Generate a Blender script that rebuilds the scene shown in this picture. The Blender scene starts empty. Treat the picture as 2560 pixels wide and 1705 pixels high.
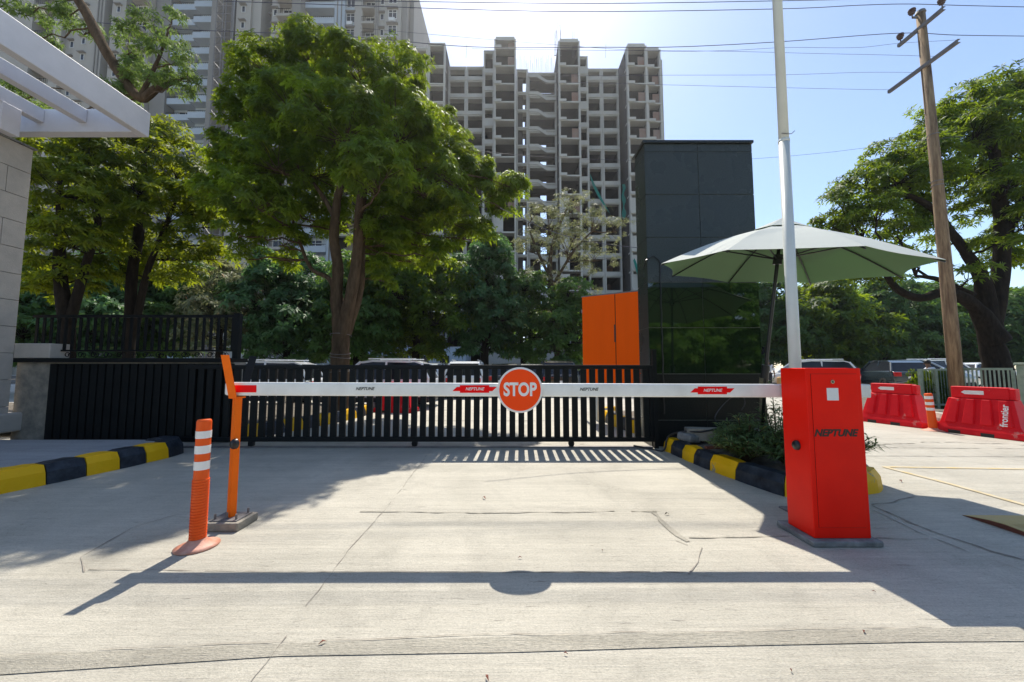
import bpy, bmesh, math, random
import numpy as np
from mathutils import Vector, Matrix
PI=math.pi; R=math.radians
random.seed(7); RNG=np.random.default_rng(7)
scene=bpy.context.scene
COL=scene.collection
K=1.25            # the scene is laid out in units of 1.25 m; a last step scales everything to metres
H=1.06            # eye height (units)
FPX=924.0; TH=math.atan(65.5/FPX)

# ---------------------------------------------------------------- camera
cd=bpy.data.cameras.new('camera'); cam=bpy.data.objects.new('camera',cd); COL.objects.link(cam)
cam.location=(0,0,H*K); cam.rotation_euler=(PI/2+TH,0,0)
cd.sensor_width=36; cd.lens=FPX/2560*36; cd.clip_start=0.05; cd.clip_end=2000
scene.camera=cam
# ---------------------------------------------------------------- sky, sun, exposure
SUN_EL=56.2; SUN_AZ=1.2
w=bpy.data.worlds.new('World'); scene.world=w; w.use_nodes=True
nt=w.node_tree; bg=nt.nodes['Background']
sky=nt.nodes.new('ShaderNodeTexSky'); sky.sky_type='NISHITA'; sky.sun_disc=False
sky.sun_elevation=R(SUN_EL); sky.sun_rotation=R(SUN_AZ)
sky.air_density=1.0; sky.dust_density=0.6; sky.ozone_density=1.5; sky.altitude=200
nt.links.new(sky.outputs[0],bg.inputs[0]); bg.inputs[1].default_value=0.12
sd=Vector((math.sin(R(SUN_AZ))*math.cos(R(SUN_EL)),math.cos(R(SUN_AZ))*math.cos(R(SUN_EL)),math.sin(R(SUN_EL))))
sl=bpy.data.lights.new('sun','SUN'); sl.energy=3.7; sl.angle=R(0.5); sl.color=(1,0.94,0.83)
so=bpy.data.objects.new('sun',sl); COL.objects.link(so); so.rotation_euler=sd.to_track_quat('Z','Y').to_euler()
so.location=(0,0,60)
scene.view_settings.view_transform='Standard'; scene.view_settings.look='None'
scene.view_settings.exposure=0.85; scene.view_settings.gamma=1

# ---------------------------------------------------------------- helpers
def ray(u,v):
    dx=(u-1280)/FPX; dz=(852.5-v)/FPX
    c,s=math.cos(TH),math.sin(TH)
    return dx, c-dz*s, s+dz*c
def at(u,v,Y):
    a,b,c=ray(u,v); k=Y/b
    return Vector((a*k,Y,H+c*k))
def gr(u,v,z=0.0):
    a,b,c=ray(u,v); k=(z-H)/c
    return Vector((a*k,b*k,z))

class MB:
    def __init__(s): s.v=[];s.f=[];s.m=[]
    def add(s,vs,fs,mi=0):
        o=len(s.v); s.v+= [tuple(x) for x in vs]
        for f in fs: s.f.append(tuple(i+o for i in f)); s.m.append(mi)
        return s
    def box(s,x0,y0,z0,x1,y1,z1,mi=0):
        return s.add([(x0,y0,z0),(x1,y0,z0),(x1,y1,z0),(x0,y1,z0),(x0,y0,z1),(x1,y0,z1),(x1,y1,z1),(x0,y1,z1)],
              [(0,3,2,1),(4,5,6,7),(0,1,5,4),(1,2,6,5),(2,3,7,6),(3,0,4,7)],mi)
    def obox(s,c,d,l,wd,h,mi=0,up=Vector((0,0,1))):
        d=Vector(d).normalized(); n=up.cross(d).normalized(); u2=d.cross(n)
        c=Vector(c); P=[]
        for k in (-.5,.5):
            for a,b in ((-.5,-.5),(.5,-.5),(.5,.5),(-.5,.5)):
                P.append(c+d*l*a+n*wd*b+u2*h*k)
        return s.add(P,[(0,3,2,1),(4,5,6,7),(0,1,5,4),(1,2,6,5),(2,3,7,6),(3,0,4,7)],mi)
    def tube(s,pts,rad,n=10,mi=0,cap=True):
        pts=[Vector(p) for p in pts]
        if not hasattr(rad,'__len__'): rad=[rad]*len(pts)
        V=[];F=[]; prev=None
        for i,p in enumerate(pts):
            t=(pts[min(i+1,len(pts)-1)]-pts[max(i-1,0)]).normalized()
            if prev is None:
                a=t.orthogonal().normalized()
            else:
                a=(prev-t*prev.dot(t))
                a=a.normalized() if a.length>1e-6 else t.orthogonal().normalized()
            prev=a; b=t.cross(a)
            for k in range(n):
                th=2*PI*k/n; V.append(p+(a*math.cos(th)+b*math.sin(th))*rad[i])
        for i in range(len(pts)-1):
            for k in range(n):
                F.append((i*n+k,i*n+(k+1)%n,(i+1)*n+(k+1)%n,(i+1)*n+k))
        if cap:
            F.append(tuple(range(n-1,-1,-1))); F.append(tuple((len(pts)-1)*n+k for k in range(n)))
        return s.add(V,F,mi)
    def lathe(s,prof,c=(0,0,0),n=24,mi=0,axis='z',mis=None):
        V=[];F=[];c=Vector(c)
        for r,z in prof:
            for k in range(n):
                th=2*PI*k/n; x,y=r*math.cos(th),r*math.sin(th)
                V.append(c+(Vector((x,y,z)) if axis=='z' else Vector((x,z,y)) if axis=='y' else Vector((z,x,y))))
        o=len(s.v); s.v+=[tuple(x) for x in V]
        for i in range(len(prof)-1):
            for k in range(n):
                s.f.append((o+i*n+k,o+i*n+(k+1)%n,o+(i+1)*n+(k+1)%n,o+(i+1)*n+k)); s.m.append(mis[i] if mis else mi)
        return s
    def prism(s,poly,y0,y1,mi=0,plane='xz'):
        n=len(poly)
        if plane=='xz': A=[(x,y0,z) for x,z in poly];B=[(x,y1,z) for x,z in poly]
        elif plane=='xy': A=[(x,z,y0) for x,z in poly];B=[(x,z,y1) for x,z in poly]
        else: A=[(y0,x,z) for x,z in poly];B=[(y1,x,z) for x,z in poly]
        F=[tuple(range(n)),tuple(range(2*n-1,n-1,-1))]+[((i+1)%n,i,n+i,n+(i+1)%n) for i in range(n)]
        return s.add(A+B,F,mi)
    def build(s,name,mats,parent=None,smooth=False,bevel=0,seg=2,recalc=True,loc=None):
        me=bpy.data.meshes.new(name); me.from_pydata(s.v,[],s.f)
        if not isinstance(mats,(list,tuple)): mats=[mats]
        for m in mats: me.materials.append(m)
        me.polygons.foreach_set('material_index',s.m)
        if recalc:
            bm=bmesh.new(); bm.from_mesh(me); bmesh.ops.recalc_face_normals(bm,faces=bm.faces); bm.to_mesh(me); bm.free()
        if smooth: me.polygons.foreach_set('use_smooth',[True]*len(me.polygons))
        me.update()
        o=bpy.data.objects.new(name,me); COL.objects.link(o)
        if bevel:
            b=o.modifiers.new('bevel','BEVEL'); b.width=bevel; b.segments=seg; b.limit_method='ANGLE'; b.angle_limit=R(35)
            if not smooth:
                me.polygons.foreach_set('use_smooth',[True]*len(me.polygons))
                wn=o.modifiers.new('wn','WEIGHTED_NORMAL'); wn.keep_sharp=True
        if loc is not None:
            o.location=loc
        if parent: o.parent=parent
        return o
def empty(name,loc=(0,0,0),rz=0):
    o=bpy.data.objects.new(name,None); COL.objects.link(o); o.location=loc; o.rotation_euler=(0,0,rz); o.empty_display_size=.2
    return o
def tag(o,label=None,cat=None,group=None,kind=None):
    if label:o['label']=label
    if cat:o['category']=cat
    if group:o['group']=group
    if kind:o['kind']=kind
    return o
def thing(name,label,cat,loc=(0,0,0),rz=0,group=None): return tag(empty(name,loc,rz),label,cat,group)
def kids(o): return [c for c in COL.objects if c.parent==o]
def copy_tree(o,parent=None,index=None):
    c=o.copy(); COL.objects.link(c); c.parent=parent
    for ch in list(o.children): copy_tree(ch,c)
    return c
FONT=None
def text(name,s,size,mat,parent,loc,rot,shear=0,offset=0,xs=1.0,depth=0.0006,align='CENTER'):
    cu=bpy.data.curves.new(name,'FONT'); cu.body=s; cu.size=size; cu.shear=shear; cu.offset=offset; cu.extrude=depth
    cu.align_x=align; cu.align_y='CENTER'; cu.space_character=1.0; cu.resolution_u=6
    t=bpy.data.objects.new(name,cu); COL.objects.link(t)
    bpy.context.view_layer.update()
    dg=bpy.context.evaluated_depsgraph_get()
    me=bpy.data.meshes.new_from_object(t.evaluated_get(dg)); bpy.data.objects.remove(t); bpy.data.curves.remove(cu)
    me.name=name; me.materials.clear(); me.materials.append(mat)
    o=bpy.data.objects.new(name,me); COL.objects.link(o); o.location=loc; o.rotation_euler=rot; o.scale=(xs,1,1); o.parent=parent
    return o

# ---------------------------------------------------------------- materials
def mat(name,col,rough=.6,var=.12,scale=6,bump=0,bscale=40,metal=0,stretch=(1,1,1),col2=None,spec=.5,coat=0,detail=6,chip=None):
    m=bpy.data.materials.new(name); m.use_nodes=True; N=m.node_tree.nodes; L=m.node_tree.links
    b=N['Principled BSDF']; b.inputs['Roughness'].default_value=rough; b.inputs['Metallic'].default_value=metal
    b.inputs['Specular IOR Level'].default_value=spec
    if coat: b.inputs['Coat Weight'].default_value=coat; b.inputs['Coat Roughness'].default_value=.08
    tc=N.new('ShaderNodeTexCoord'); mp=N.new('ShaderNodeMapping'); mp.inputs['Scale'].default_value=stretch
    L.new(tc.outputs['Object'],mp.inputs[0])
    if var or col2:
        no=N.new('ShaderNodeTexNoise'); no.inputs['Scale'].default_value=scale; no.inputs['Detail'].default_value=detail; no.inputs['Roughness'].default_value=.65
        L.new(mp.outputs[0],no.inputs['Vector'])
        rp=N.new('ShaderNodeMapRange'); rp.inputs['From Min'].default_value=.3; rp.inputs['From Max'].default_value=.7
        L.new(no.outputs['Fac'],rp.inputs['Value'])
        mx=N.new('ShaderNodeMix'); mx.data_type='RGBA'
        a=[max(0,c*(1-var)) for c in col]; bb=list(col2) if col2 else [min(1,c*(1+var)) for c in col]
        mx.inputs['A'].default_value=(*a,1); mx.inputs['B'].default_value=(*bb,1)
        L.new(rp.outputs[0],mx.inputs['Factor']); L.new(mx.outputs['Result'],b.inputs['Base Color'])
    else: b.inputs['Base Color'].default_value=(*col,1)
    if chip:
        cc,thr,csc=chip; n3=N.new('ShaderNodeTexNoise'); n3.inputs['Scale'].default_value=csc; n3.inputs['Detail'].default_value=8; n3.inputs['Roughness'].default_value=.75
        L.new(mp.outputs[0],n3.inputs['Vector']); r3=N.new('ShaderNodeMapRange'); r3.inputs['From Min'].default_value=thr; r3.inputs['From Max'].default_value=thr+.035; L.new(n3.outputs['Fac'],r3.inputs['Value'])
        m3=N.new('ShaderNodeMix'); m3.data_type='RGBA'; m3.inputs['B'].default_value=(*cc,1)
        src=b.inputs['Base Color'].links[0].from_socket if b.inputs['Base Color'].links else None
        if src: L.new(src,m3.inputs['A'])
        else: m3.inputs['A'].default_value=(*col,1)
        L.new(r3.outputs[0],m3.inputs['Factor']); L.new(m3.outputs['Result'],b.inputs['Base Color'])
    if bump:
        n2=N.new('ShaderNodeTexNoise'); n2.inputs['Scale'].default_value=bscale; n2.inputs['Detail'].default_value=5
        L.new(mp.outputs[0],n2.inputs['Vector'])
        bp=N.new('ShaderNodeBump'); bp.inputs['Strength'].default_value=bump; bp.inputs['Distance'].default_value=.02
        L.new(n2.outputs['Fac'],bp.inputs['Height']); L.new(bp.outputs[0],b.inputs['Normal'])
    return m
def leafmat(name,dark,light,trans,tw=.45,rough=.55):
    m=bpy.data.materials.new(name); m.use_nodes=True; N=m.node_tree.nodes; L=m.node_tree.links
    for n in list(N): N.remove(n)
    out=N.new('ShaderNodeOutputMaterial'); at_=N.new('ShaderNodeAttribute'); at_.attribute_name='tint'
    mx=N.new('ShaderNodeMix'); mx.data_type='RGBA'; mx.inputs['A'].default_value=(*dark,1); mx.inputs['B'].default_value=(*light,1)
    L.new(at_.outputs['Fac'],mx.inputs['Factor'])
    p=N.new('ShaderNodeBsdfPrincipled'); p.inputs['Roughness'].default_value=rough; p.inputs['Specular IOR Level'].default_value=.22
    gt_=N.new('ShaderNodeMapRange'); gt_.inputs['From Min'].default_value=.93; gt_.inputs['From Max'].default_value=.98; L.new(at_.outputs['Fac'],gt_.inputs['Value'])
    m5=N.new('ShaderNodeMix'); m5.data_type='RGBA'; m5.inputs['B'].default_value=(light[0]*2.6,light[1]*1.5,light[2]*1.2,1); L.new(gt_.outputs[0],m5.inputs['Factor']); L.new(mx.outputs['Result'],m5.inputs['A'])
    L.new(m5.outputs['Result'],p.inputs['Base Color'])
    t=N.new('ShaderNodeBsdfTranslucent'); m2=N.new('ShaderNodeMix'); m2.data_type='RGBA'
    m2.inputs['A'].default_value=(*[c*.75 for c in trans],1); m2.inputs['B'].default_value=(*[min(1,c*1.25) for c in trans],1)
    L.new(at_.outputs['Fac'],m2.inputs['Factor']); L.new(m2.outputs['Result'],t.inputs['Color'])
    ms=N.new('ShaderNodeMixShader'); ms.inputs[0].default_value=tw
    L.new(p.outputs[0],ms.inputs[1]); L.new(t.outputs[0],ms.inputs[2]); L.new(ms.outputs[0],out.inputs[0])
    return m
def concrete(name,c1,c2,streak=1.0):
    m=bpy.data.materials.new(name); m.use_nodes=True; N=m.node_tree.nodes; L=m.node_tree.links
    b=N['Principled BSDF']; b.inputs['Roughness'].default_value=.62; b.inputs['Specular IOR Level'].default_value=.45
    tc=N.new('ShaderNodeTexCoord')
    def noise(sc,st,det=5,ro=.6,dist=0):
        mp=N.new('ShaderNodeMapping'); mp.inputs['Scale'].default_value=st; L.new(tc.outputs['Object'],mp.inputs[0])
        n=N.new('ShaderNodeTexNoise'); n.inputs['Scale'].default_value=sc; n.inputs['Detail'].default_value=det; n.inputs['Roughness'].default_value=ro; n.inputs['Distortion'].default_value=dist
        L.new(mp.outputs[0],n.inputs['Vector']); return n.outputs['Fac']
    def rng(x,a,c,lo=0,hi=1):
        r=N.new('ShaderNodeMapRange'); r.inputs['From Min'].default_value=a; r.inputs['From Max'].default_value=c
        r.inputs['To Min'].default_value=lo; r.inputs['To Max'].default_value=hi; L.new(x,r.inputs['Value']); return r.outputs[0]
    def mul(x,y):
        q=N.new('ShaderNodeMath'); q.operation='MULTIPLY'; L.new(x,q.inputs[0]); L.new(y,q.inputs[1]); return q.outputs[0]
    big=noise(.9,(1,1,1),6,.6,.5); st=noise(4,(.35,9,1),5,.7); fine=noise(26,(.5,6,1),3,.7); sp=noise(70,(1,1,1),2); pit=noise(14,(.35,3,1),3,.75)
    grain=noise(160,(.6,1.6,1),2,.8)
    mx=N.new('ShaderNodeMix'); mx.data_type='RGBA'; mx.inputs['A'].default_value=(*c1,1); mx.inputs['B'].default_value=(*c2,1)
    L.new(rng(big,.3,.7),mx.inputs['Factor'])
    stain=noise(1.7,(1,.8,1),7,.72,1.2); st2=noise(1.3,(.12,3.2,1),6,.75); f=mul(rng(st,.3,.7,.86,1.06),rng(fine,.3,.7,.86,1.07)); f=mul(f,rng(sp,.32,.5,.86,1.0)); f=mul(f,rng(pit,.28,.37,.5,1.0)); f=mul(f,rng(grain,.3,.62,.80,1.10)); f=mul(f,rng(stain,.33,.5,.86,1.0)); f=mul(f,rng(st2,.3,.6,.88,1.04))
    vm=N.new('ShaderNodeVectorMath'); vm.operation='SCALE'; L.new(mx.outputs['Result'],vm.inputs[0]); L.new(f,vm.inputs['Scale'])
    L.new(vm.outputs[0],b.inputs['Base Color'])
    bp=N.new('ShaderNodeBump'); bp.inputs['Strength'].default_value=.55*streak; bp.inputs['Distance'].default_value=.01
    ad=N.new('ShaderNodeMath'); ad.operation='ADD'; L.new(fine,ad.inputs[0]); L.new(st,ad.inputs[1]); 
    ad2=N.new('ShaderNodeMath'); ad2.operation='ADD'; L.new(ad.outputs[0],ad2.inputs[0]); L.new(grain,ad2.inputs[1])
    L.new(ad2.outputs[0],bp.inputs['Height']); L.new(bp.outputs[0],b.inputs['Normal'])
    return m
M={}
M['conc']=concrete('broomed_concrete',(.42,.39,.32),(.57,.53,.44))
M['conc_r']=concrete('rough_concrete',(.36,.33,.265),(.54,.50,.41),1.6)
M['pave']=concrete('grey_paving',(.30,.31,.32),(.38,.39,.40))
M['crack']=mat('crack',(.27,.24,.20),.9,.3,20)
M['yroad']=mat('worn_yellow_line',(.62,.45,.16),.8,.15,12,col2=(.5,.46,.38))
M['yellow']=mat('yellow_kerb_paint',(.93,.52,.004),.5,.15,7,.25,30,col2=(.84,.45,.006),spec=.2,chip=((.34,.29,.2),.62,5))
M['black']=mat('black_kerb_paint',(.010,.014,.022),.45,.3,9,.35,30,col2=(.04,.05,.065),spec=.25,chip=((.22,.21,.19),.635,6))
M['greykerb']=mat('worn_black_kerb_paint',(.06,.065,.075),.6,.3,9,.35,30,col2=(.13,.13,.14))
M['soil']=mat('soil',(.10,.08,.06),.95,.4,8,.8,14,col2=(.2,.17,.13))
M['red']=mat('red_powder_coat',(.82,.006,.001),.42,.08,2.2,.04,90,spec=.16,col2=(.90,.012,.002),chip=((.62,.06,.035),.675,9))
M['redseam']=mat('dark_red_seam',(.10,.003,.002),.5,0)
M['orange']=mat('orange_paint',(.85,.15,.004),.5,.08,6,spec=.15)
M['orangeb']=mat('orange_plastic',(.86,.09,.006),.5,.1,8,col2=(.80,.12,.02),spec=.2)
M['whiterefl']=mat('white_reflective_tape',(.78,.76,.74),.35,.05,10)
M['white']=mat('white_powder_coat',(.90,.90,.87),.32,.06,5,0,col2=(.70,.69,.66),chip=((.42,.40,.36),.69,14))
M['signred']=mat('sign_red',(.97,.075,.008),.5,.02,3,spec=.12)
M['logored']=mat('sticker_red',(.86,.004,.006),.5,0,spec=.1)
M['ink']=mat('black_print',(.008,.008,.008),.5,0)
M['paper']=mat('paper_sticker',(.72,.72,.72),.6,.04,30)
M['chrome']=mat('chrome',(.6,.58,.55),.25,0,metal=1)
M['rubber']=mat('black_rubber',(.012,.012,.014),.35,.1,20)
M['gate']=mat('black_gate_paint',(.007,.009,.010),.5,.2,12,.15,60,spec=.14)
M['iron']=mat('wrought_iron',(.006,.008,.009),.55,.2,12,spec=.12)
M['granite']=None
M['stone']=mat('cream_stone_cladding',(.46,.41,.36),.6,.12,5,.15,50,col2=(.52,.46,.40))
M['cement']=mat('cement',(.2,.19,.17),.85,.3,7,.5,30,col2=(.34,.3,.24))
M['mortar']=mat('wet_mortar',(.16,.16,.16),.8,.3,12,.8,25,col2=(.28,.28,.27))
M['canopyp']=mat('pale_canopy_paint',(.62,.60,.62),.45,.06,4)
M['pole']=mat('white_pole_paint',(.62,.64,.60),.35,.06,5)
M['darkmetal']=mat('dark_metal',(.01,.011,.012),.35,.1,10)
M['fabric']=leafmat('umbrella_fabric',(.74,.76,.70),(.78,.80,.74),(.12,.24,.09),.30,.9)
M['fabric_shaded']=leafmat('umbrella_fabric_shaded',(.20,.31,.19),(.22,.33,.2),(.22,.42,.15),.3,.9)  # underside shade put into the colour; same cloth as the top
M['oboard']=mat('orange_board',(.99,.115,.0),.6,.05,1.5,.05,3,spec=.08,stretch=(3,3,.4),chip=((.55,.12,.03),.70,6))
M['bred']=mat('red_barrier_plastic',(.70,.004,.014),.5,.12,5,.1,30,col2=(.74,.014,.02),spec=.2,chip=((.62,.16,.14),.60,3.5))
M['wood']=mat('weathered_wood_pole',(.12,.055,.028),.85,.4,3,.6,20,stretch=(6,6,.6),col2=(.36,.25,.14))
M['steel']=mat('galvanised_steel',(.16,.15,.15),.5,.3,8)
M['insul']=mat('brown_insulator',(.10,.06,.05),.3,.2,10)
M['wire']=mat('wire',(.05,.05,.09),.6,0)
M['bark']=mat('bark',(.075,.048,.028),.95,.35,5,.8,18,stretch=(3,3,.7),col2=(.13,.088,.055),spec=.1)
M['barkd']=mat('dark_bark',(.014,.011,.009),.95,.35,5,.8,18,stretch=(3,3,.7),col2=(.035,.027,.02),spec=.08)
M['bconc']=mat('raw_concrete',(.54,.52,.47),.85,.14,.5,0,col2=(.38,.37,.345))
M['bdark']=mat('raw_concrete_shaded',(.035,.033,.032),.95,.25,.4,0,col2=(.06,.052,.048))  # shade of the open floors painted in: frame concrete, far darker
M['brick']=mat('infill_brick',(.30,.15,.10),.9,.25,.8,0,col2=(.24,.19,.16))
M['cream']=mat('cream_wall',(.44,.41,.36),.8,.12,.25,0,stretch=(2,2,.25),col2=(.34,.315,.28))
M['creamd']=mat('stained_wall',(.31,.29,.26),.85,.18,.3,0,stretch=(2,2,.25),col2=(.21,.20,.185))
M['bluew']=mat('blue_white_wall',(.46,.52,.58),.8,.08,.3,col2=(.37,.42,.47))
M['glass']=mat('dark_window_glass',(.02,.024,.03),.12,.3,.8)
M['frame']=mat('window_frame',(.62,.62,.6),.5,0)
M['net']=mat('green_safety_net',(.0,.16,.13),.8,.2,2)
M['carw']=mat('white_car_paint',(.72,.73,.74),.2,.02,2,coat=.6)
M['cars']=mat('silver_car_paint',(.45,.50,.55),.25,.02,2,metal=.4,coat=.6)
M['cark']=mat('dark_grey_car_paint',(.03,.045,.05),.25,.02,2,coat=.7)
M['carb']=mat('black_car_paint',(.012,.012,.014),.2,.02,2,coat=.7)
M['tyre']=mat('tyre',(.012,.012,.012),.8,.1,10)
M['tail']=mat('red_lamp',(.5,.01,.01),.15,0)
M['lampc']=mat('clear_lamp',(.6,.6,.6),.1,0)
M['skin']=mat('skin',(.20,.10,.06),.6,.05,10)
M['shirt']=mat('white_shirt',(.70,.73,.80),.8,.05,10)
M['trouser']=mat('dark_trousers',(.015,.015,.02),.8,.1,10)
M['hair']=mat('black_hair',(.008,.007,.006),.5,0)
M['bag']=mat('tan_bag',(.50,.30,.12),.8,.15,10)
M['greenp']=mat('pale_green_paint',(.24,.33,.24),.6,.2,8,.2,30,col2=(.33,.40,.31))
M['kerbw']=mat('worn_white_kerb',(.42,.40,.35),.8,.2,5,.3,30,col2=(.55,.50,.38))
M['bump']=mat('yellow_rubber_hump',(.66,.47,.14),.7,.2,6,.3,30,col2=(.5,.38,.16))
M['rust']=mat('rust',(.16,.05,.03),.8,.3,10)
M['leafA']=leafmat('alstonia_leaf',(.028,.070,.014),(.095,.17,.018),(.38,.49,.018),.45)
M['leafB']=leafmat('left_tree_leaf',(.026,.065,.010),(.085,.14,.012),(.42,.48,.015),.45)
M['leafC']=leafmat('dark_tree_leaf',(.035,.085,.025),(.095,.17,.04),(.20,.36,.04),.38)
M['leafD']=leafmat('dry_tree_leaf',(.10,.125,.055),(.28,.27,.15),(.34,.36,.15),.35)
M['leafC2']=leafmat('blue_green_leaf',(.04,.105,.045),(.11,.20,.075),(.17,.34,.08),.38)
M['leafE']=leafmat('right_tree_leaf',(.014,.048,.012),(.06,.12,.014),(.36,.48,.015),.42)
M['leafM']=leafmat('fresh_green_leaf',(.07,.17,.025),(.13,.26,.03),(.3,.5,.02),.3)
M['leafO']=leafmat('oleander_leaf',(.085,.14,.06),(.17,.25,.10),(.25,.36,.10),.35)
M['leafF']=leafmat('feathery_leaf',(.07,.12,.03),(.15,.22,.06),(.26,.38,.07),.4)

def granite(nm='black_granite',c1=(.009,.013,.012),c2=(.022,.028,.026),ior=1.5,r0=.05,r1=.16):
    m=mat(nm,c1,.09,.4,60,0,spec=.5,col2=c2)
    N=m.node_tree.nodes; L=m.node_tree.links; b=N['Principled BSDF']
    b.inputs['IOR'].default_value=ior
    n=N.new('ShaderNodeTexNoise'); n.inputs['Scale'].default_value=2.2; n.inputs['Detail'].default_value=4
    tc=[x for x in N if x.type=='TEX_COORD'][0]; L.new(tc.outputs['Object'],n.inputs['Vector'])
    r=N.new('ShaderNodeMapRange'); r.inputs['From Min'].default_value=.35; r.inputs['From Max'].default_value=.7; r.inputs['To Min'].default_value=r0; r.inputs['To Max'].default_value=r1
    L.new(n.outputs['Fac'],r.inputs['Value']); L.new(r.outputs[0],b.inputs['Roughness'])
    return m
M['granite']=granite()
M['granite_m']=granite('weathered_black_granite',(.026,.033,.030),(.060,.070,.064),1.4,.22,.4)
M['granite_g']=granite('polished_black_granite',(.006,.016,.008),(.014,.026,.014),1.8,.015,.05)
M['grout']=mat('pale_grout',(.34,.36,.33),.8,.4,9,col2=(.10,.11,.105))

# ================================================================ SETTING
g=MB(); g.add([(-300,-60,0),(300,-60,0),(300,400,0),(-300,400,0)],[(0,1,2,3)]); tag(g.build('ground',M['conc']),kind='structure')

def ribbon(name,pts,wd,m,wob=.006,z=.004,step=.06,wvar=.8,seed=0,gap=.12):
    rr=random.Random(seed); pts=[Vector((p[0],p[1],0)) for p in pts]; P=[]
    for a,b in zip(pts[:-1],pts[1:]):
        n=max(1,int((b-a).length/step))
        for i in range(n): P.append(a.lerp(b,i/n))
    P.append(pts[-1]); V=[];F=[]; off=0
    for i,p in enumerate(P):
        t=(P[min(i+1,len(P)-1)]-P[max(i-1,0)]).normalized(); nn=Vector((-t.y,t.x,0))
        off=off*.8+rr.uniform(-wob,wob); h=wd*.5*(1+rr.uniform(-wvar,wvar))
        for s_ in (-1,1): q=p+nn*(off+s_*h); V.append((q.x,q.y,z))
    gp_=0
    for i in range(len(P)-1):
        if gp_>0: gp_-=1; continue
        if name!='yellow_road_line' and rr.random()<gap*.5: gp_=rr.randint(0,3)
        F.append((2*i,2*i+1,2*i+3,2*i+2))
    o=MB().add(V,F).build(name,m); tag(o,kind='structure'); return o
J='pavement_joint'
ribbon(J,[(-2.22,2.02),(-.92,1.995),(.9,1.99)],.0045,M['crack'],.003,seed=1)
ribbon(J,[gr(1100,1100),gr(1070,1135),gr(830,1437),gr(640,1690),gr(560,1790)],.0032,M['crack'],.006,seed=2)
ribbon(J,[gr(-60,1640),gr(700,1608),gr(1290,1590),gr(1740,1581),gr(2330,1568)],.0024,M['crack'],.005,seed=3)
o=MB(); 
a=[gr(-60,1642,.003),gr(700,1609,.003),gr(1290,1591,.003),gr(1740,1582,.003),gr(2330,1570,.003),gr(2700,1566,.003)]
b=[gr(-60,1690,.003),gr(700,1640,.003),gr(1290,1630,.003),gr(1740,1616,.003),gr(2330,1604,.003),gr(2700,1602,.003)]
for i in range(5): o.add([b[i],b[i+1],a[i+1],a[i]],[(0,1,2,3)])
tag(o.build('rough_concrete_strip',M['conc_r']),kind='structure')
ribbon(J,[gr(900,1280),gr(1200,1283),gr(1640,1278)],.012,M['conc_r'],.006,seed=5)
# broken patch right of centre
ribbon(J,[gr(1632,1282),gr(1680,1325),gr(1722,1355)],.03,M['conc_r'],.012,seed=6)
ribbon(J,[gr(1690,1352),gr(1720,1364)],.012,M['crack'],.006,seed=7)
ribbon(J,[gr(1720,1437),gr(1742,1405),gr(1755,1370)],.005,M['crack'],.004,seed=8)
ribbon(J,[gr(1722,1345),gr(1880,1343),gr(1970,1340)],.012,M['conc_r'],.004,seed=9)
ribbon(J,[gr(2180,1265),gr(2320,1328),gr(2480,1380),gr(2620,1420)],.013,M['crack'],.012,seed=10)
ribbon(J,[gr(2180,1275),gr(2300,1332),gr(2430,1385),gr(2600,1440)],.006,M['crack'],.008,seed=11)
ribbon(J,[gr(2180,1262),gr(2230,1255),gr(2275,1240)],.009,M['crack'],.012,seed=12)
ribbon(J,[gr(2180,1345),gr(2320,1348)],.006,M['crack'],.012,seed=13)
ribbon(J,[gr(460,1118),gr(900,1119),gr(1300,1118),gr(1480,1117)],.012,M['crack'],.02,wvar=.9,seed=14)
ribbon(J,[gr(700,1108),gr(1100,1111),gr(1460,1110)],.01,M['crack'],.02,wvar=.9,seed=15)
ribbon(J,[gr(2150,1113),gr(2330,1105),gr(2560,1112)],.02,M['crack'],.03,wvar=.9,seed=16)
ribbon(J,[gr(2150,1119),gr(2560,1122)],.012,M['crack'],.004,seed=17)
ribbon(J,[gr(2150,1140),gr(2620,1142)],.008,M['crack'],.004,seed=18)
ribbon(J,[gr(900,1052),gr(1460,1052)],.03,M['crack'],.004,seed=19)
ribbon(J,[gr(900,1026),gr(1460,1026)],.03,M['crack'],.004,seed=20)
ribbon(J,[(-1.87,2.57),(-1.55,2.35),(-2.22,1.98)][:1]+[gr(430,1290),gr(330,1320),gr(205,1393),gr(206,1432)],.005,M['crack'],.004,seed=21)
ribbon(J,[gr(1970,1218),gr(1975,1260)],.004,M['crack'],.004,seed=22)
ribbon('yellow_road_line',[gr(2210,1168),gr(2420,1171),gr(2700,1176)],.05,M['yroad'],.001,z=.0045,wvar=.1,seed=23)
ribbon('yellow_road_line',[gr(2210,1168),gr(2380,1212),gr(2620,1280)],.05,M['yroad'],.001,z=.0055,wvar=.1,seed=24)
# gate rail set in the ground
tag(MB().box(-5.2,4.93,.004,1.85,4.99,.02).build('gate_rail',M['steel']),kind='structure')

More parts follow.
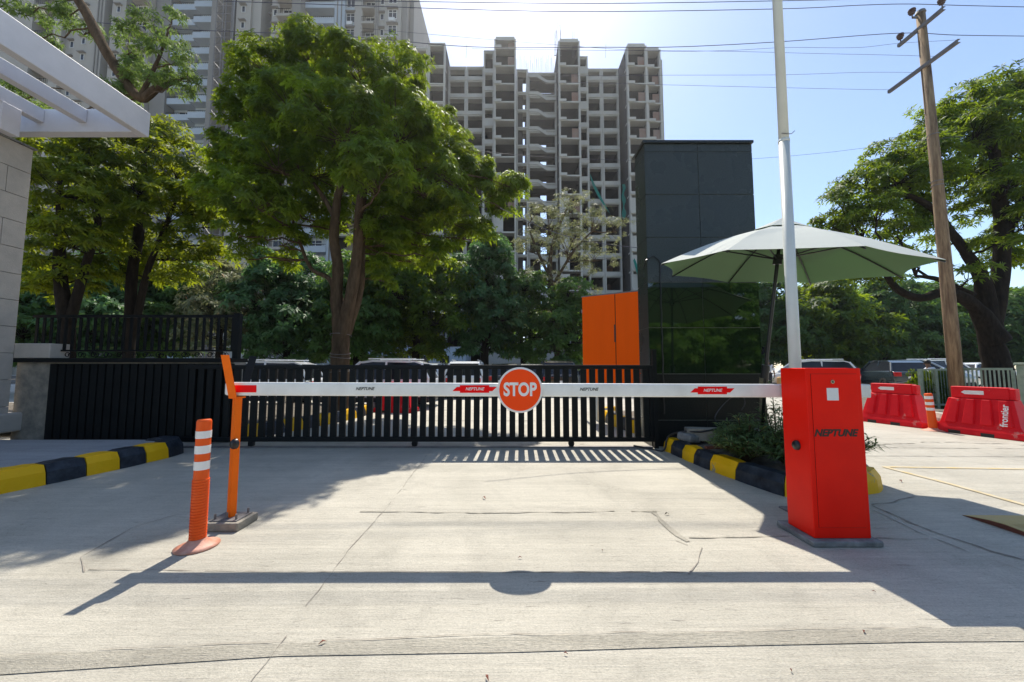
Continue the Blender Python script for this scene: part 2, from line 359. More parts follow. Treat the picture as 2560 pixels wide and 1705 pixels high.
# kerbs ---------------------------------------------------------------
def kerb(name,pts,wd,h,segs,closed_end=True,inner=1,cols=('yellow','black')):
    """pts: outer foot line; segs: cumulative lengths where colour changes"""
    P=[Vector((p[0],p[1],0)) for p in pts]; D=[0]
    for a,b in zip(P[:-1],P[1:]): D.append(D[-1]+(b-a).length)
    def pos(s):
        s=max(0,min(D[-1],s))
        for i in range(len(D)-1):
            if s<=D[i+1]+1e-9: return P[i].lerp(P[i+1],(s-D[i])/(D[i+1]-D[i]))
        return P[-1]
    def tan(s): return (pos(s+.12)-pos(s-.12)).normalized()
    prof=[(0,0),(.012,h*.62),(.05,h),(wd-.02,h*1.0),(wd,h*.9),(wd,0)]
    mb=MB(); s0=0; rr=random.Random(len(pts)); ci=0
    edges=segs+[D[-1]]
    for e in edges:
        e=min(e,D[-1])
        if e-s0<.01: continue
        a0,a1=s0+.004,e-.004; n=max(2,int((a1-a0)/.06)); V=[];F=[]
        for i in range(n+1):
            s=a0+(a1-a0)*i/n; p=pos(s); t=tan(s); nn=Vector((-t.y,t.x,0))*inner
            sh=.008 if i in (0,n) else 0
            for j,(q,z) in enumerate(prof):
                jit=rr.uniform(-.0025,.0025)
                r=p+nn*(q+ (sh if q<wd*.5 else -sh)+jit); V.append((r.x,r.y,max(0,z-(sh if z>0 else 0)+ (jit if z>0 else 0))))
        k=len(prof)
        for i in range(n):
            for j in range(k-1): F.append((i*k+j,i*k+j+1,(i+1)*k+j+1,(i+1)*k+j))
        F.append(tuple(range(k))); F.append(tuple(n*k+j for j in range(k-1,-1,-1)))
        mb.add(V,F,ci%2); ci+=1; s0=e
    o=mb.build(name,[M[c] for c in cols],recalc=True); tag(o,kind='structure'); return o
LK=[(-4.36,2.2),(-4.33,2.75),(-4.28,3.17),(-4.20,3.42),(-4.14,3.69),(-4.08,3.94),(-4.05,4.19),(-4.02,4.43),(-4.06,4.66),(-4.22,4.82),(-4.5,4.86)]
kerb('kerb',LK,.23,.185,[.35,.75,1.236,1.51,1.77,2.02,2.26],inner=1)
PK=[(1.93,4.82),(1.95,4.65),(1.97,4.39),(1.99,4.18),(2.03,3.89),(2.10,3.57),(2.19,3.22),(2.24,3.08),(2.42,3.03),(3.1,3.2),(3.28,3.34),(3.42,3.7),(3.5,4.3),(3.55,5.2)]
kerb('kerb',PK,.17,.165,[.17,.43,.66,.93,1.26,1.74,2.98,3.3,3.7],inner=1)
VK=[(-3.95,5.45),(-3.75,5.9),(-3.5,6.6),(-3.3,7.3),(-3.2,8.2),(-3.3,9.3)]
kerb('kerb',VK,.18,.2,[.35,.7,1.05,1.4,1.75,2.1,2.5,2.9,3.3],inner=1)
MK=[(2.1,5.6),(1.93,6.1),(1.84,6.6),(1.78,7.2),(1.85,8.0),(2.2,8.4)]
kerb('kerb',MK,.18,.2,[.3,.6,.95,1.3,1.65,2.0,2.4],inner=-1,cols=('black','yellow'))
RK=[gr(2275,1058),gr(2320,1060),gr(2420,1075),gr(2540,1078),gr(2700,1076)]
kerb('kerb',RK,.25,.22,[.5,1.0,1.7,2.6],inner=1,cols=('kerbw','yellow'))
# pavement behind left kerb
pv=[(-12,1.0),(-4.56,1.0),(-4.5,2.75),(-4.46,3.17),(-4.38,3.45),(-4.30,3.94),(-4.24,4.4),(-4.3,4.62),(-4.45,4.7),(-12,4.7)]
tag(MB().prism([(x,y) for x,y in pv],.0,.155,plane='xy').build('pavement',M['pave']),kind='structure')
# planter soil, verge soil
def sheet(name,poly,z,m,amp=.03,den=.12,seed=0):
    rr=random.Random(seed); xs=[p[0] for p in poly]; ys=[p[1] for p in poly]
    bm=bmesh.new(); vs=[bm.verts.new((x,y,z)) for x,y in poly]; bm.faces.new(vs)
    bmesh.ops.triangulate(bm,faces=bm.faces[:])
    for _ in range(40):
        ed=[e for e in bm.edges if e.calc_length()>den*1.6]
        if not ed: break
        bmesh.ops.subdivide_edges(bm,edges=ed,cuts=1); bmesh.ops.triangulate(bm,faces=bm.faces[:])
        if len(bm.verts)>6000: break
    for v in bm.verts: v.co.z+=rr.uniform(-amp,amp)
    me=bpy.data.meshes.new(name); bm.to_mesh(me); bm.free(); me.materials.append(m)
    me.polygons.foreach_set('use_smooth',[True]*len(me.polygons))
    o=bpy.data.objects.new(name,me); COL.objects.link(o); tag(o,kind='structure'); return o
sheet('planter_soil',[(2.05,5.0),(2.1,4.4),(2.15,3.9),(2.25,3.5),(2.36,3.2),(3.0,3.33),(3.2,3.6),(3.33,4.3),(3.36,5.0)],.13,M['soil'],.035,.12,1)
sheet('verge_soil',[(-14,5.9),(-4.1,5.6),(-3.85,6.1),(-3.6,6.8),(-3.4,7.6),(-3.4,9.2),(-5,9.6),(-14,9.6)],.12,M['soil'],.04,.35,2)
sheet('verge_soil',[(2.3,5.5),(2.1,6.2),(2.02,6.7),(2.0,7.3),(2.1,8.0),(2.6,8.2),(3.6,8.0),(3.6,5.5)],.12,M['soil'],.03,.3,3)
sheet('verge_soil',[(7.6,8.0),(8.6,8.0),(9.6,7.9),(16,8.0),(16,12.5),(9.5,12.5)],.1,M['soil'],.04,.5,4)
sheet('verge_soil',[(-60,24),(-60,46),(60,46),(60,24)],.03,M['soil'],.02,4,5)

# ================================================================ BARRIER
BY=2.555; 
bm_=thing('boom_barrier','long white boom arm with round stop sign lowered from the red cabinet across the drive','boom barrier',(2.0,BY,0))
def rel(o,p): return Vector(p)-o.location
cab_x0,cab_x1,cab_y0,cab_y1=1.815,2.157,2.294,2.51
# boom in local coordinates of the thing
ang=math.atan((.897-.912)/4.3)
def bl(x,dz=0,y=0): return (x-2.0, y, .905+(x-.24)*math.tan(ang)+dz)
hb=.0455
mb=MB()
prof=[]
for k in range(24):
    th=2*PI*k/24; cx=math.copysign(abs(math.cos(th))**.35,math.cos(th)); cz=math.copysign(abs(math.sin(th))**.3,math.sin(th))
    prof.append((cx*.024,cz*hb))
V=[];F=[]
xs=[-1.955,-1.945,-1.92]+[-1.92+i*.35 for i in range(1,12)]+[2.44]
for x in xs:
    s_=.86 if x==-1.955 else .96 if x==-1.945 else 1
    for py,pz in prof: V.append(bl(x,pz*s_,py*s_))
for i in range(len(xs)-1):
    for k in range(24): F.append((i*24+k,i*24+(k+1)%24,(i+1)*24+(k+1)%24,(i+1)*24+k))
F.append(tuple(range(24))); F.append(tuple((len(xs)-1)*24+k for k in range(23,-1,-1)))
mb.add(V,F); mb.build('boom_arm',M['white'],bm_,smooth=True)
FY=-.0246
def sticker(name,poly,m,parent,y=FY,th=.0012):
    q=MB(); q.prism([(p[0],p[1]) for p in poly],y-th,y,plane='xz'); return q.build(name,m,parent)
def zx(u,v):
    p=at(u,v,BY-.025); return (p.x-2.0,p.z)
sticker('red_reflector',[zx(573,963),zx(641,963),zx(641,981),zx(573,981)],M['logored'],bm_)
def emblem(u0,u1,v0,v1,nm):
    d=(u1-u0); m=(v0+v1)/2; hh=(v1-v0)/2
    P=[(u0,m+hh*.55),(u0+d*.1,m-hh*.55),(u0+d*.17,m-hh*.55),(u0+d*.17,m-hh),(u1-d*.17,m-hh),(u1-d*.17,m-hh*.55),(u1,m-hh*.55),(u1-d*.1,m+hh*.55),(u1-d*.17,m+hh*.55),(u1-d*.17,m+hh),(u0+d*.17,m+hh),(u0+d*.17,m+hh*.55)]
    st=sticker('logo_sticker',[zx(*p) for p in P],M['logored'],bm_)
    x,z=zx((u0+u1)/2,m); text('lettering','NEPTUNE',.0285,M['whiterefl'],st,(x,FY-.0018,z),(PI/2,0,0),shear=.3,offset=.0004,xs=1.0)
emblem(1131,1242,963,982,0); emblem(1726,1836,966.5,985.5,1)
for u,v in ((912,972),(1472,973.5)):
    x,z=zx(u,v); text('lettering','NEPTUNE',.0285,M['ink'],bm_,(x,FY-.0008,z),(PI/2,0,0),shear=.3,offset=.0004,xs=1.0)
# boom clamp bolt bump
p=zx(765,953); MB().box(p[0]-.012,-.01,p[1]-.006,p[0]+.012,.01,p[1]+.004).build('boom_bolt',M['chrome'],bm_,bevel=.002)
# stop sign
SC=at(1300,975,BY-.05); sc=(SC.x-2.0,0,SC.z)
sg=MB(); sg.lathe([(0,-.046),(.149,-.046),(.153,-.044),(.153,-.038),(0,-.038)],c=(sc[0],0,sc[2]),n=72,axis='y')
sgo=sg.build('stop_sign',M['whiterefl'],bm_)
MB().lathe([(0,-.0478),(.1395,-.0478),(.1395,-.0462),(0,-.0462)],c=(sc[0],0,sc[2]),n=72,axis='y').build('red_disc',M['signred'],sgo)
text('lettering','STOP',.122,M['whiterefl'],sgo,(sc[0],-.0486,sc[2]),(PI/2,0,0),offset=.0042,xs=.76)
for dx in (-.05,.05): MB().box(sc[0]+dx-.012,-.0375,sc[2]-.06,sc[0]+dx+.012,-.0255,sc[2]+.06).build('sign_bracket',M['steel'],bm_)
# cabinet (separate part of the barrier)
cx0,cx1,cy0,cy1=[cab_x0-2.0,cab_x1-2.0,cab_y0-BY,cab_y1-BY]
cb=MB().box(cx0,cy0,.035,cx1,cy1,1.055).build('cabinet',M['red'],bm_,bevel=.006,seg=3)
MB().box(cx0+.03,cy0-.004,.10,cx1-.03,cy0-.0006,1.018).build('door_panel',M['red'],cb,bevel=.0015)
sm=MB(); e=.0042
for (a,b_,c_,d_) in ((cx0+.0285,.0985,cx1-.0285,.1008),(cx0+.0285,1.0172,cx1-.0285,1.0195),(cx0+.0285,.101,cx0+.0308,1.017),(cx1-.0308,.101,cx1-.0285,1.017)):
    sm.box(a,cy0-.0012,b_,c_,cy0-.0002,d_)
sm.build('door_seam',M['redseam'],cb)
q=at(2080,954.5,2.29); MB().lathe([(0,-.006),(.0115,-.006),(.0125,-.002),(.0125,.004)],c=(q.x-2.0,cy0-.004,q.z),n=20,axis='y').build('lock',M['chrome'],cb,smooth=False)
MB().box(q.x-2.0-.0025,cy0-.012,q.z-.006,q.x-2.0+.0025,cy0-.0102,q.z+.006).build('keyhole',M['ink'],cb)
q0=at(2066,970,2.29); q1=at(2097,1001,2.29)
stk=MB().box(q0.x-2.0,cy0-.0052,q1.z,q1.x-2.0,cy0-.0042,q0.z).build('paper_label',M['paper'],cb)
q=at(2088,1083,2.29); text('lettering','NEPTUNE',.058,M['ink'],cb,(q.x-2.0,cy0-.005,q.z),(PI/2,0,0),shear=.3,offset=.0024,xs=1.02)
# round black knob on side face
kb=MB(); kb.lathe([(.0,-.022),(.02,-.020),(.028,-.012),(.030,0)],c=(cx0,cy0+.10,.0),n=24,axis='x')
kb.v=[(x,y,(z)*1.05+.565) for x,y,z in kb.v]; kb.build('side_button',M['rubber'],cb,smooth=True)
pl=MB(); P=[(-.225,-.30),(.19,-.30),(.20,-.285),(.175,.02),(-.215,.02),(-.228,-.02)]
pl.prism(P,.0,.034,plane='xy'); pl.build('mortar_plinth',M['mortar'],cb,bevel=.01,seg=3)

# fork rest post
px,py=-1.885,2.56
fp=thing('fork_rest_post','orange fork-topped rest post holding the tip of the white boom','post',(px,py,0),0)
blk=MB().box(-.115,-.10,.0,.115,.10,.055); bo=blk.build('base_block',M['cement'],fp,bevel=.008)
bo.rotation_euler=(0,0,.0)
MB().obox((0,0,.45),(0,0,1),.80,.042,.042,up=Vector((.5,1,0))).build('post_tube',M['orange'],fp,bevel=.004)
MB().tube([(-.0,-.04,.05),(0,-.04,.10)],.006).build('bolt',M['steel'],fp)
for dx,dy in ((-.07,-.05),(.07,-.05),(-.07,.06),(.07,.06)): MB().tube([(dx,dy,.05),(dx,dy,.095)],.007,n=8).build('bolt',M['steel'],fp)
MB().box(-.09,-.075,.0555,.09,.075,.062).build('base_plate',M['steel'],fp)
fk=MB(); fk.prism([(-.03,.85),(.04,.85),(.04,.862),(-.03,.862)],-.03,.03,plane='yz')
hw=.026
def plate(y0,z0,y1,z1,t):
    return [(y0,z0),(y0+t,z0),(y1+t,z1),(y1,z1)]
MB().prism([(-.04,.848),(.045,.848),(.045,.858),(-.04,.858)],-hw,hw,plane='yz').build('fork_base',M['orange'],fp)
MB().prism(plate(-.046,.85,-.135,1.14,.006),-hw,hw,plane='yz').build('fork_prong',M['orange'],fp)
MB().prism(plate(.040,.85,.13,1.14,.006),-hw,hw,plane='yz').build('fork_prong',M['gate'],fp)
q=(.02,-.026,.40); kb=MB(); kb.lathe([(.0,-.03),(.018,-.028),(.026,-.018),(.028,0)],c=(0,0,0),n=20,axis='y')
kb.v=[(x+q[0],y+q[1],z*1.25+.545) for x,y,z in kb.v]; kb.build('knob',M['rubber'],fp,smooth=True)

# flexible bollard
def bollard(name,label,loc,h,r,bands,group=None,lean=(0,0),mt='orangeb',fl=True,rib=True):
    t=thing(name,label,'bollard',loc,0,group); t.rotation_euler=(lean[0],lean[1],0)
    pr=[(r*1.15,.02)];z=.02
    if rib:
        while z<h*.52:
            pr+=[(r*1.13,z),(r*1.13,z+.009),(r*1.02,z+.0095),(r*1.02,z+.016)]; z+=.0165
    pr+=[(r*1.02,h*.54),(r,h*.58),(r,h-.012),(r*.9,h-.002),(r*.82,h),(0,h)]
    MB().lathe(pr,n=32).build('bollard_tube',M[mt],t,smooth=False)
    for a,b_ in bands: MB().lathe([(r+.0005,a),(r+.0018,a),(r+.0018,b_),(r+.0005,b_)],n=32).build('reflective_band',M['whiterefl'],t)
    if fl: MB().lathe([(0,.001),(r*2.9,.001),(r*2.95,.008),(r*2.2,.017),(r*1.5,.03),(r*1.1,.05)],n=32).build('base_flange',M['flange'],t,smooth=True)
    return t
M['flange']=mat('faded_orange_rubber',(.62,.20,.10),.6,.3,9,.2,30,col2=(.66,.36,.27))
bollard('flexible_bollard','orange flexible bollard with three white bands beside the fork post',(-1.865,2.27,0),.745,.0375,[(.635,.678),(.545,.592),(.45,.50)],'flexible bollards')
bollard('flexible_bollard','small red and white striped bollard between the two red plastic barriers',(7.06,6.28,0),.62,.05,[(.53,.58),(.43,.48),(.34,.385)],'flexible bollards',lean=(0,-.07),rib=False)

# ================================================================ SLIDING GATE
GY=4.95
gt=thing('sliding_gate','long black slatted sliding gate on wheels closing the drive behind the boom','gate',(-1.2,GY,0))
gx0,gx1=-4.35,1.87
L_=lambda x:x+1.2
MB().box(L_(gx0),-.03,1.035,L_(gx1),.03,1.09).build('top_rail',M['gate'],gt,bevel=.005)
MB().box(L_(gx0),-.03,.085,L_(gx1),.03,.145).build('bottom_rail',M['gate'],gt,bevel=.005)
MB().box(L_(gx1)-.05,-.028,.1455,L_(gx1)-.002,.028,1.0345).build('end_post',M['gate'],gt)
MB().box(L_(gx0)+.002,-.028,.1455,L_(gx0)+.05,.028,1.0345).build('end_post',M['gate'],gt)
x=gx0+.1; i=0
sl0=None
while x<gx1-.09:
    wd=.078
    me=MB().box(-wd/2,-.02,0,wd/2,.02,.889)
    if sl0 is None:
        sl0=me.build('slat',M['gate'],gt,bevel=.003); sl0.location=(L_(x),0,.1455)
    else:
        c=sl0.copy(); COL.objects.link(c); c.location=(L_(x),0,.1455); c.parent=gt
    x+=.1182
# the parked half of the gate: doubled backing boards on the left
MB().box(L_(-4.34),.022,.1456,L_(-3.72),.026,1.034).build('backing_sheet',M['gate'],gt)
for wx in (-3.43,-1.28,.78):
    wh=MB().box(L_(wx)-.03,-.028,.03,L_(wx)+.03,.028,.0845).build('wheel_bracket',M['gate'],gt)
    MB().lathe([(0,-.022),(.035,-.022),(.04,-.015),(.04,.015),(.035,.022),(0,.022)],c=(L_(wx),0,.06),n=20,axis='y').build('wheel',M['rubber'],wh)
MB().box(L_(gx1)+.0,-.035,.0,L_(gx1)+.05,.035,1.3).build('latch_post',M['gate'],gt)

# ================================================================ BLACK GRANITE TOWER
tw=thing('granite_pylon','tall black polished granite pylon behind the planter beside the umbrella','pylon',(2.625,5.23,0))
TX0,TX1,TY0,TY1,TZ=1.875,3.395,5.03,5.44,4.24
b=MB().box(TX0+.012-2.625,TY0+.012-5.23,0,TX1-.012-2.625,TY1-.012-5.23,TZ-.02); b.build('core',M['grout'],tw)
zs=[0.0,.35,.97,1.60,2.23,2.86,3.48,4.10,4.22]
t=MB(); gp=.0045
for i in range(len(zs)-1):
    z0,z1=zs[i]+gp,zs[i+1]-gp
    xm=2.625
    mi_=0 if z0>2.2 else 1 if z0>.9 else 2
    t.box(TX0-2.625,TY0-5.23,z0,xm-gp-2.625,TY0+.012-5.23-.0005,z1,mi_); t.box(xm+gp-2.625,TY0-5.23,z0,TX1-2.625,TY0+.012-5.23-.0005,z1,mi_)
    t.box(TX0-2.625,TY0+.0125-5.23+.004,z0,TX0+.0115-2.625,TY1-5.23,z1); t.box(TX1-.0115-2.625,TY0+.0125-5.23+.004,z0,TX1-2.625,TY1-5.23,z1)
M['granite_l']=granite('dull_black_granite',(.008,.010,.010),(.020,.022,.021),1.25,.3,.5); t.build('granite_panel_cladding',[M['granite_m'],M['granite_g'],M['granite_l']],tw)  # lowest panels use a rougher, less reflective granite
MB().box(TX0-.03-2.625,TY0-.03-5.23,TZ-.019,TX1+.015-2.625,TY1+.02-5.23,TZ+.02).build('coping',M['granite'],tw,bevel=.004)
# cable on tower
cb_=MB(); pts=[]
for i in range(25):
    z=.5+i*.1; pts.append((TX0-2.625+.17+.004*math.sin(i*1.7),TY0-5.23-.012,z))
pts+= [(TX0-2.625+.15,TY0-5.23-.02,2.95),(TX0-2.625+.08,TY0-5.23-.02,3.02),(TX0-2.625-.02,TY0-5.23-.012,2.95),(TX0-2.625-.02,TY0+.1-5.23,2.85)]
cab_=[(p[0],p[1],p[2]*.86+.0) for p in pts]
cb_.tube(cab_,.008,n=6); cb_.build('cable',M['rubber'],tw)

# orange hoarding
ob=thing('orange_hoarding','bright orange two panel board on legs beside the black pylon','hoarding',(1.95,7.2,0))
A=Vector((1.45,7.55,0)); B=Vector((2.42,6.95,0)); d=(B-A).normalized(); Ln=(B-A).length
zt=2.50; zb=.62
def pan(s0,s1,m,nm,off=0):
    c=A+d*((s0+s1)/2)-Vector((1.95,7.2,0)); c.z=(zt+zb)/2
    return MB().obox(c+Vector((0,off,0)),d,s1-s0,.02,zt-zb).build(nm,m,ob,bevel=.003)
pan(0,Ln*.585,M['oboard'],'board_panel'); pan(Ln*.60,Ln,M['oboard'],'board_panel')
fr=MB(); c=A+d*Ln/2-Vector((1.95,7.2,0)); fr.obox((c.x,c.y+.02,zt+.012),d,Ln+.02,.05,.022); fr.build('top_rail',M['steel'],ob)
for s in (.03,Ln*.25,Ln*.5925,Ln-.03):
    c=A+d*s-Vector((1.95,7.2,0)); MB().tube([(c.x,c.y+.035,0),(c.x,c.y+.035,zt)],.025,n=10).build('leg',M['darkmetal'] if abs(s-Ln*.5925)<.01 else M['pole'],ob)
lt=A+d*Ln*.575-Vector((1.95,7.2,0)); MB().obox((lt.x,lt.y-.02,1.72),d,.02,.02,.34).build('latch_bar',M['darkmetal'],ob)

# ================================================================ PLANTER CONTENT
def slab_thing(name,label,c,d,l,wd,h,rz,m,tilt=0,cat='slab'):
    t=MB().box(-l/2,-wd/2,0,l/2,wd/2,h); o=t.build(name,m,bevel=.012); o.location=c; o.rotation_euler=(tilt,0,rz); tag(o,label,cat); return o
slab_thing('concrete_slab','long grey concrete slab lying on the planter soil behind the oleander','',0,1,1,1,0,M['cement']) if False else None
def lay(name,label,cat,loc,l,wd,h,rz,m,tilt=(0,0),bev=.012):
    o=MB().box(-l/2,-wd/2,0,l/2,wd/2,h).build(name,m,bevel=bev); o.location=loc; o.rotation_euler=(tilt[0],tilt[1],rz); return tag(o,label,cat)
lay('concrete_slab','long pale concrete slab on the planter soil under the black pylon','slab',(2.62,4.55,.17),.95,.16,.15,-.25,M['cement'],(0,-.02))
lay('concrete_lump','short broken concrete lump at the gate end of the planter','lump',(2.17,4.62,.15),.22,.2,.1,.5,M['mortar'],(.1,.1),.03)
lay('concrete_lump','flat slab fragment leaning near the right side of the planter','lump',(2.95,4.2,.15),.4,.18,.08,-.1,M['mortar'],(.05,.0),.02)
lay('rusty_channel','rusty red steel channel lying across the planter kerb','steel bar',(2.28,4.12,.17),.34,.04,.03,.1,M['rust'],(0,0),.004)
# black cables
def wirething(name,label,cat,pts,r,m,n=6,group=None):
    return tag(MB().tube(pts,r,n=n).build(name,m,smooth=True),label,cat,group)
def smoothpts(P,n=8):
    P=[Vector(p) for p in P]; out=[]
    for i in range(len(P)-1):
        p0=P[max(i-1,0)];p1=P[i];p2=P[i+1];p3=P[min(i+2,len(P)-1)]
        for k in range(n):
            t=k/n; out.append(.5*((2*p1)+(-p0+p2)*t+(2*p0-5*p1+4*p2-p3)*t*t+(-p0+3*p1-3*p2+p3)*t**3))
    out.append(P[-1]); return out
wirething('black_cable','thick black cable trailing over the planter kerb beside the gate','cable',smoothpts([(2.55,4.5,.34),(2.3,4.55,.28),(2.12,4.62,.27),(1.98,4.75,.19),(1.9,4.72,.02),(1.78,4.85,.015),(1.6,4.95,.03)]),.012,M['rubber'])
wirething('black_cable','thin black cable looping up from the slab against the black pylon','cable',smoothpts([(2.75,4.45,.30),(2.5,4.6,.40),(2.75,4.85,.58),(3.0,4.9,.72),(3.06,4.9,.60),(3.0,4.88,.5)]),.006,M['rubber'])

# leaf mesh from numpy ---------------------------------------------------------
def leaves_mesh(name,C,Nn,L,W,per,droop,m,parent=None,tint=None,spread=1.0,bend=.25):
    """C (n,3) rosette centres, Nn (n,3) axis; `per` leaves per rosette"""
    n=len(C); C=np.repeat(C,per,0); A=np.repeat(Nn,per,0); A/=np.linalg.norm(A,axis=1,keepdims=True)
    ref=RNG.normal(size=(n,3)); ref=np.repeat(ref,per,0); T=np.cross(A,ref); T/=np.linalg.norm(T,axis=1,keepdims=True); B=np.cross(A,T)
    k=np.tile(np.arange(per),n); th=2*np.pi*k/per+RNG.normal(size=n*per)*.25
    D=np.cos(th)[:,None]*T+np.sin(th)[:,None]*B
    D=D*spread+A*(.28+RNG.normal(size=(n*per,1))*.25)
    D[:,2]-=droop*(.6+.8*RNG.random(n*per))
    D/=np.linalg.norm(D,axis=1,keepdims=True)
    S=np.cross(D,A); S+=RNG.normal(size=S.shape)*.15; S/=np.linalg.norm(S,axis=1,keepdims=True)
    l=(L*(.55+.8*RNG.random(n*per)))[:,None]; wd=(W*(.8+.4*RNG.random(n*per)))[:,None]
    mid=C+D*l*.55; mid[:,2]+= (l*bend*.3)[:,0]
    tip=C+D*l; tip[:,2]-=(l*bend*.5)[:,0]
    V=np.stack([C+D*l*.06,mid-S*wd*.5,tip,mid+S*wd*.5],1).reshape(-1,3)
    nf=n*per; me=bpy.data.meshes.new(name); me.vertices.add(nf*4); me.vertices.foreach_set('co',V.astype(np.float32).ravel())
    me.loops.add(nf*4); me.loops.foreach_set('vertex_index',np.arange(nf*4,dtype=np.int32))
    me.polygons.add(nf); me.polygons.foreach_set('loop_start',np.arange(0,nf*4,4,dtype=np.int32))
    me.update(calc_edges=True)
    at_=me.attributes.new('tint','FLOAT','POINT')
    tn=np.repeat((tint if tint is not None else RNG.random(n)),per)
    tn=np.clip(tn*.8+RNG.normal(size=nf)*.17,0,1); at_.data.foreach_set('value',np.repeat(tn,4).astype(np.float32))
    me.materials.append(m); o=bpy.data.objects.new(name,me); COL.objects.link(o)
    if parent:o.parent=parent
    return o
def crown_points(blobs,dens,sub=.30,nros=14,low=-.55,fill=.35):
    """clumps spread through ellipsoidal blobs; returns rosette centres, normals, tint, clump centres"""
    C=[];N_=[];T=[];S=[]
    for bi,bl_ in enumerate(blobs):
        c=np.array(bl_[:3]); r=bl_[3]; sq=bl_[4] if len(bl_)>4 else .8; dm=bl_[5] if len(bl_)>5 else 1
        ns=max(3,int(dens*dm*r*r))
        d=RNG.normal(size=(ns*2,3)); d/=np.linalg.norm(d,axis=1,keepdims=True); d=d[d[:,2]>low][:ns]
        rad=r*(fill+(1.05-fill)*RNG.random(len(d))**.5)
        sc=c+d*rad[:,None]*np.array([1,1,sq])
        for j in range(len(sc)):
            sr=sub*(.6+.8*RNG.random()); tt=RNG.random(); k=int(nros*(.6+.8*RNG.random()))
            e=RNG.normal(size=(k,3)); e/=np.linalg.norm(e,axis=1,keepdims=True); e[:,2]=np.abs(e[:,2])*.9-.15
            C.append(sc[j]+e*sr*np.array([1,1,.6])*(.5+.5*RNG.random((k,1)))); nn=e+d[j]*.5; nn[:,2]+=.5; N_.append(nn); T.append(np.full(k,tt)*.7+.3*RNG.random(k)); S.append((sc[j],bi))
    return np.concatenate(C),np.concatenate(N_),np.concatenate(T),S
def limb(mb,a,b,r0,r1,wob=.12,n=6,seed=0,sag=0):
    rr=random.Random(seed); a=Vector(a);b=Vector(b);ln=(b-a).length; P=[];Rr=[]
    for i in range(n+1):
        t=i/n; p=a.lerp(b,t); k=math.sin(PI*t)*ln*wob
        p+=Vector((rr.uniform(-1,1),rr.uniform(-1,1),rr.uniform(-.6,.9)))*k*.5+Vector((0,0,-sag*math.sin(PI*t)))
        P.append(p); Rr.append(r0*(1-t)+r1*t)
    mb.tube(smoothpts(P,2),[r0*(1-i/(2*n))+r1*i/(2*n) for i in range(2*n+1)],n=8,cap=False); return P
def tree(name,label,base,stems,blobs,m,bark='bark',dens=16,sub=.3,nros=14,L=.17,W=.05,per=7,droop=.12,group=None,low=-.55,fill=.35,twigs=True,limbs=None,twr=.008,rl=.03,cat='tree',spread=1.0):
    t=thing(name,label,cat,(base[0],base[1],0),0,group); o=Vector((base[0],base[1],0))
    mb=MB()
    ends=[]
    for st in stems:   # list of (pt,rad)
        P=[Vector(p)-o for p,_ in st]; Rr=[r for _,r in st]
        SP=smoothpts(P,5); nr=len(SP); RR=[]
        for i in range(nr):
            q=i/(nr-1)*(len(Rr)-1); j=min(int(q),len(Rr)-2); RR.append((Rr[j]*(1-(q-j))+Rr[j+1]*(q-j))*(1+.05*math.sin(i*2.1)))
        mb.tube(SP,RR,n=12,cap=False)
        ends+= SP[int(nr*.35):]
    bl2=[(b_[0]-o.x,b_[1]-o.y,b_[2],*b_[3:]) for b_ in blobs]
    C,Nn,T,S=crown_points(bl2,dens,sub,nros,low,fill)
    for i,b_ in enumerate(bl2):
        c=Vector(b_[:3])-Vector((0,0,b_[3]*.25)); e=min(ends,key=lambda q:(q-c).length+max(0,q.z-c.z)*1.5)
        limb(mb,e,c,rl*(.6+.4*b_[3]),twr*1.5,seed=i*7+3)
        if twigs:
            mine=[s for s in S if s[1]==i]; random.Random(i).shuffle(mine)
            for s,_ in mine[:int(len(mine)*.6)]:
                limb(mb,c.lerp(e,.3*random.random()),s,twr,twr*.35,seed=int(abs(s[0])*991),n=3)
    mb.build('trunk',M[bark],t,smooth=True,recalc=False)
    leaves_mesh('crown',C,Nn,L,W,per,droop,M[m],t,T,spread=spread)
    return t
def pb(u,v,r,Y,dy=0,sq=.85,dm=1):      # crown lobe seen at photo position (u,v), radius in photo pixels, at distance Y
    q=at(u,v,Y+dy); return (q.x,q.y,q.z,r/FPX*(Y+dy)*1.0,sq,dm)

# ---------------- main alstonia tree
YM=8.0
B=at(850,905,YM); bx=B.x
stems=[[((bx-.02,YM,0),.225),((bx,YM,.6),.20),((bx,YM,1.3),.19),((bx-.01,YM,1.9),.17),(at(841,735,YM),.125),(at(845,672,YM),.115),(at(835,590,YM),.10),(at(843,500,YM),.085),(at(852,428,YM),.06),(at(800,250,YM),.03)],
       [((bx+.03,YM-.05,1.7),.15),(at(876,745,YM-.1),.125),(at(892,640,YM-.1),.105),(at(897,540,YM-.2),.09),(at(904,455,YM-.2),.075),(at(900,380,YM-.2),.05)],
       [((bx+.05,YM+.12,1.8),.12),(at(897,730,YM+.15),.10),(at(903,650,YM+.2),.085),(at(905,560,YM+.2),.07),(at(912,470,YM+.2),.05)],
       [(at(903,470,YM-.2),.075),(at(935,440,YM-.2),.065),(at(995,440,YM-.3),.045),(at(1060,420,YM-.3),.025)],
       [((bx-.03,YM,2.3),.07),(at(825,699,YM+.1),.055),(at(775,667,YM+.3),.04),(at(735,560,YM+.3),.03),(at(690,430,YM+.2),.02)],
       [(at(845,560,YM),.06),(at(800,480,YM),.045),(at(740,410,YM),.03)],
       [(at(900,560,YM-.1),.05),(at(925,380,YM),.04),(at(960,250,YM),.03)]]
